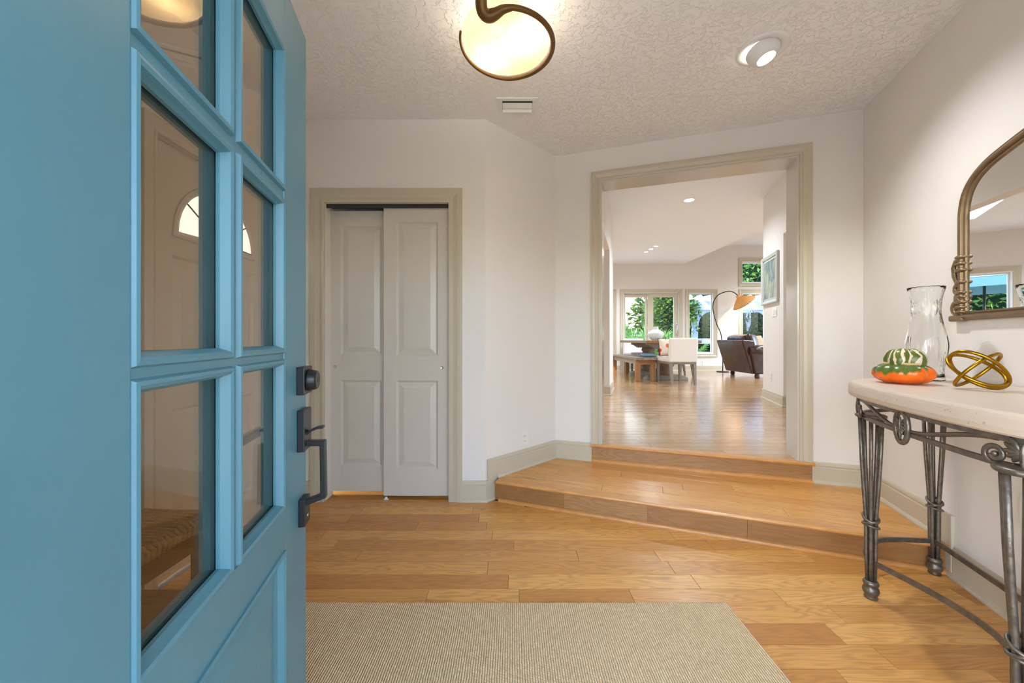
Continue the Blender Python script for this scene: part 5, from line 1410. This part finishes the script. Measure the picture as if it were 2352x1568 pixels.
# palmettos
def palmetto(loc, seed, label, s=1.):
    t = thing('palmetto', label, 'palm', loc, 0, 'palmettos outside the patio door'); rg = random.Random(seed)
    for k in range(13):
        az = rg.uniform(0, 2*PI); el = rg.uniform(.5, 1.25); L = rg.uniform(.55,.95)*s
        d = Vector((math.cos(az)*math.cos(el), math.sin(az)*math.cos(el), math.sin(el))); hub = d*L
        side = d.cross(Vector((0,0,1))).normalized(); nn = side.cross(d)
        mb = MB(); mb.tube([(0,0,.02), tuple(hub*.5), tuple(hub)], [.014,.010,.007], 5)
        for j_ in range(17):
            an = math.radians(-125+250*j_/16); b = (d*math.cos(an)+side*math.sin(an)); l = rg.uniform(.38,.52)*s
            w_ = nn.cross(b).normalized()*.016*s
            tip = hub+b*l-Vector((0,0,.10*l)); mid = hub+b*l*.5
            mb.add([hub, mid+w_, tip, mid-w_], [(0,1,2,3)])
        mb.build('fan_leaf', 'palm', t)
palmetto((4.15, 12.4, .02), 1, 'palmetto with stiff green fans, left in the patio door', 1.5)
palmetto((4.75, 12.0, .02), 2, 'palmetto with stiff green fans, middle of the patio door', 1.45)
palmetto((5.35, 12.3, .02), 3, 'palmetto with stiff green fans, right in the patio door', 1.3)
palmetto((-.35, 12.6, .02), 4, 'palmetto with green fans under the patio umbrella', 1.0)
# pergola
PG = thing('pergola', 'white garden pergola with curved braces and notched rafters', 'pergola', (6.27, 13.0, .02))
PX = 2.62
for x in (0, PX):
    for y in (0, 1.3): MB().box(x-.08, x+.08, y-.08, y+.08, 0, 2.2).build('post', 'pergola', PG, bevel=.006)
for y in (-.10, .07, 1.23, 1.40): MB().box(-.45, PX+.45, y-.02, y+.02, 2.13, 2.42).build('beam', 'pergola', PG, bevel=.004)
for k in range(11):
    x = -.35+k*(PX+.7)/10; pr_ = [(-.55,2.44),(1.85,2.44),(1.85,2.54),(1.75,2.60),(-.45,2.60),(-.55,2.54)]
    mb = MB(); mb.add([(x-.02,y,z) for y, z in pr_]+[(x+.02,y,z) for y, z in pr_], [tuple(range(6)), tuple(range(6,12))[::-1]]+[(i,6+i,6+(i+1)%6,(i+1)%6) for i in range(6)]); mb.build('rafter', 'pergola', PG)
for x, s_ in ((0,1),(PX,-1)):
    pts = [(x+s_*(.06+.52*(1-math.cos(t))), 1.62+.52*math.sin(t)) for t in [PI/2*k/8 for k in range(9)]]
    mb = MB(); mb.sweep(pts, [(-.06,-.03),(.06,-.03),(.06,.03),(-.06,.03)], lambda a, b, d: (a, d, b)); mb.build('brace', 'pergola', PG)
MB().box(.08, PX-.08, -.04, .04, .98, 1.16).build('rail', 'pergola', PG)
# neighbour house
NH = thing('neighbour_house', 'sunlit white brick house beyond the palmettos', 'house', (6.6, 22.0, 0))
MB().box(-4.6, 2.4, 0, 4, 0, 5.2).build('wall', 'brick', NH)
mb = MB(); mb.add([(-5,-.5,5.1),(2.8,-.5,5.1),(2.8,4.5,5.1),(-5,4.5,5.1),(-5,2,6.8),(2.8,2,6.8)], [(0,1,5,4),(2,3,4,5),(1,2,5),(3,0,4),(0,3,2,1)]); mb.build('roof', 'teal', NH)
mb = MB(); mb.add([(.75,-1.6,3.02),(2.6,-1.6,3.02),(2.6,0,3.02),(.75,0,3.02),(1.7,0,3.75),(2.6,0,3.75),(1.7,-.6,3.75),(2.6,-.6,3.75)], [(0,1,7,6),(0,6,4,3),(1,2,5,7),(6,7,5,4),(0,3,2,1)]); mb.build('porch_roof', 'teal', NH)
# umbrella
UM = thing('patio_umbrella', 'pale blue patio umbrella on a dark pole, seen in the mirror', 'umbrella', (-1.02, 13.2, .02))
MB().tube([(0,0,.0),(0,0,2.98)], .026, 8).build('pole', 'blackmetal', UM)
MB().lathe([(0,.28),(.06,.27),(.08,.05)], 20).build('base', 'blackmetal', UM)
for k in range(8):
    a0_, a1_ = 2*PI*k/8, 2*PI*(k+1)/8; R0 = 1.35
    p0 = Vector((R0*math.cos(a0_), R0*math.sin(a0_), 2.50)); p1 = Vector((R0*math.cos(a1_), R0*math.sin(a1_), 2.50)); tp = Vector((0,0,2.98))
    dn = Vector((0,0,-.2)); th_ = Vector((0,0,.006))
    mb = MB(); mb.add([tp,p0,p1,p0+dn,p1+dn, tp+th_,p0+th_*2,p1+th_*2], [(0,1,2),(1,3,4,2),(5,7,6)]); mb.build('canopy_panel', 'umbrella', UM)
    MB().tube([tuple(tp-Vector((0,0,.03))), tuple(p0-Vector((0,0,.02)))], .010, 5).build('rib', 'blackmetal', UM)
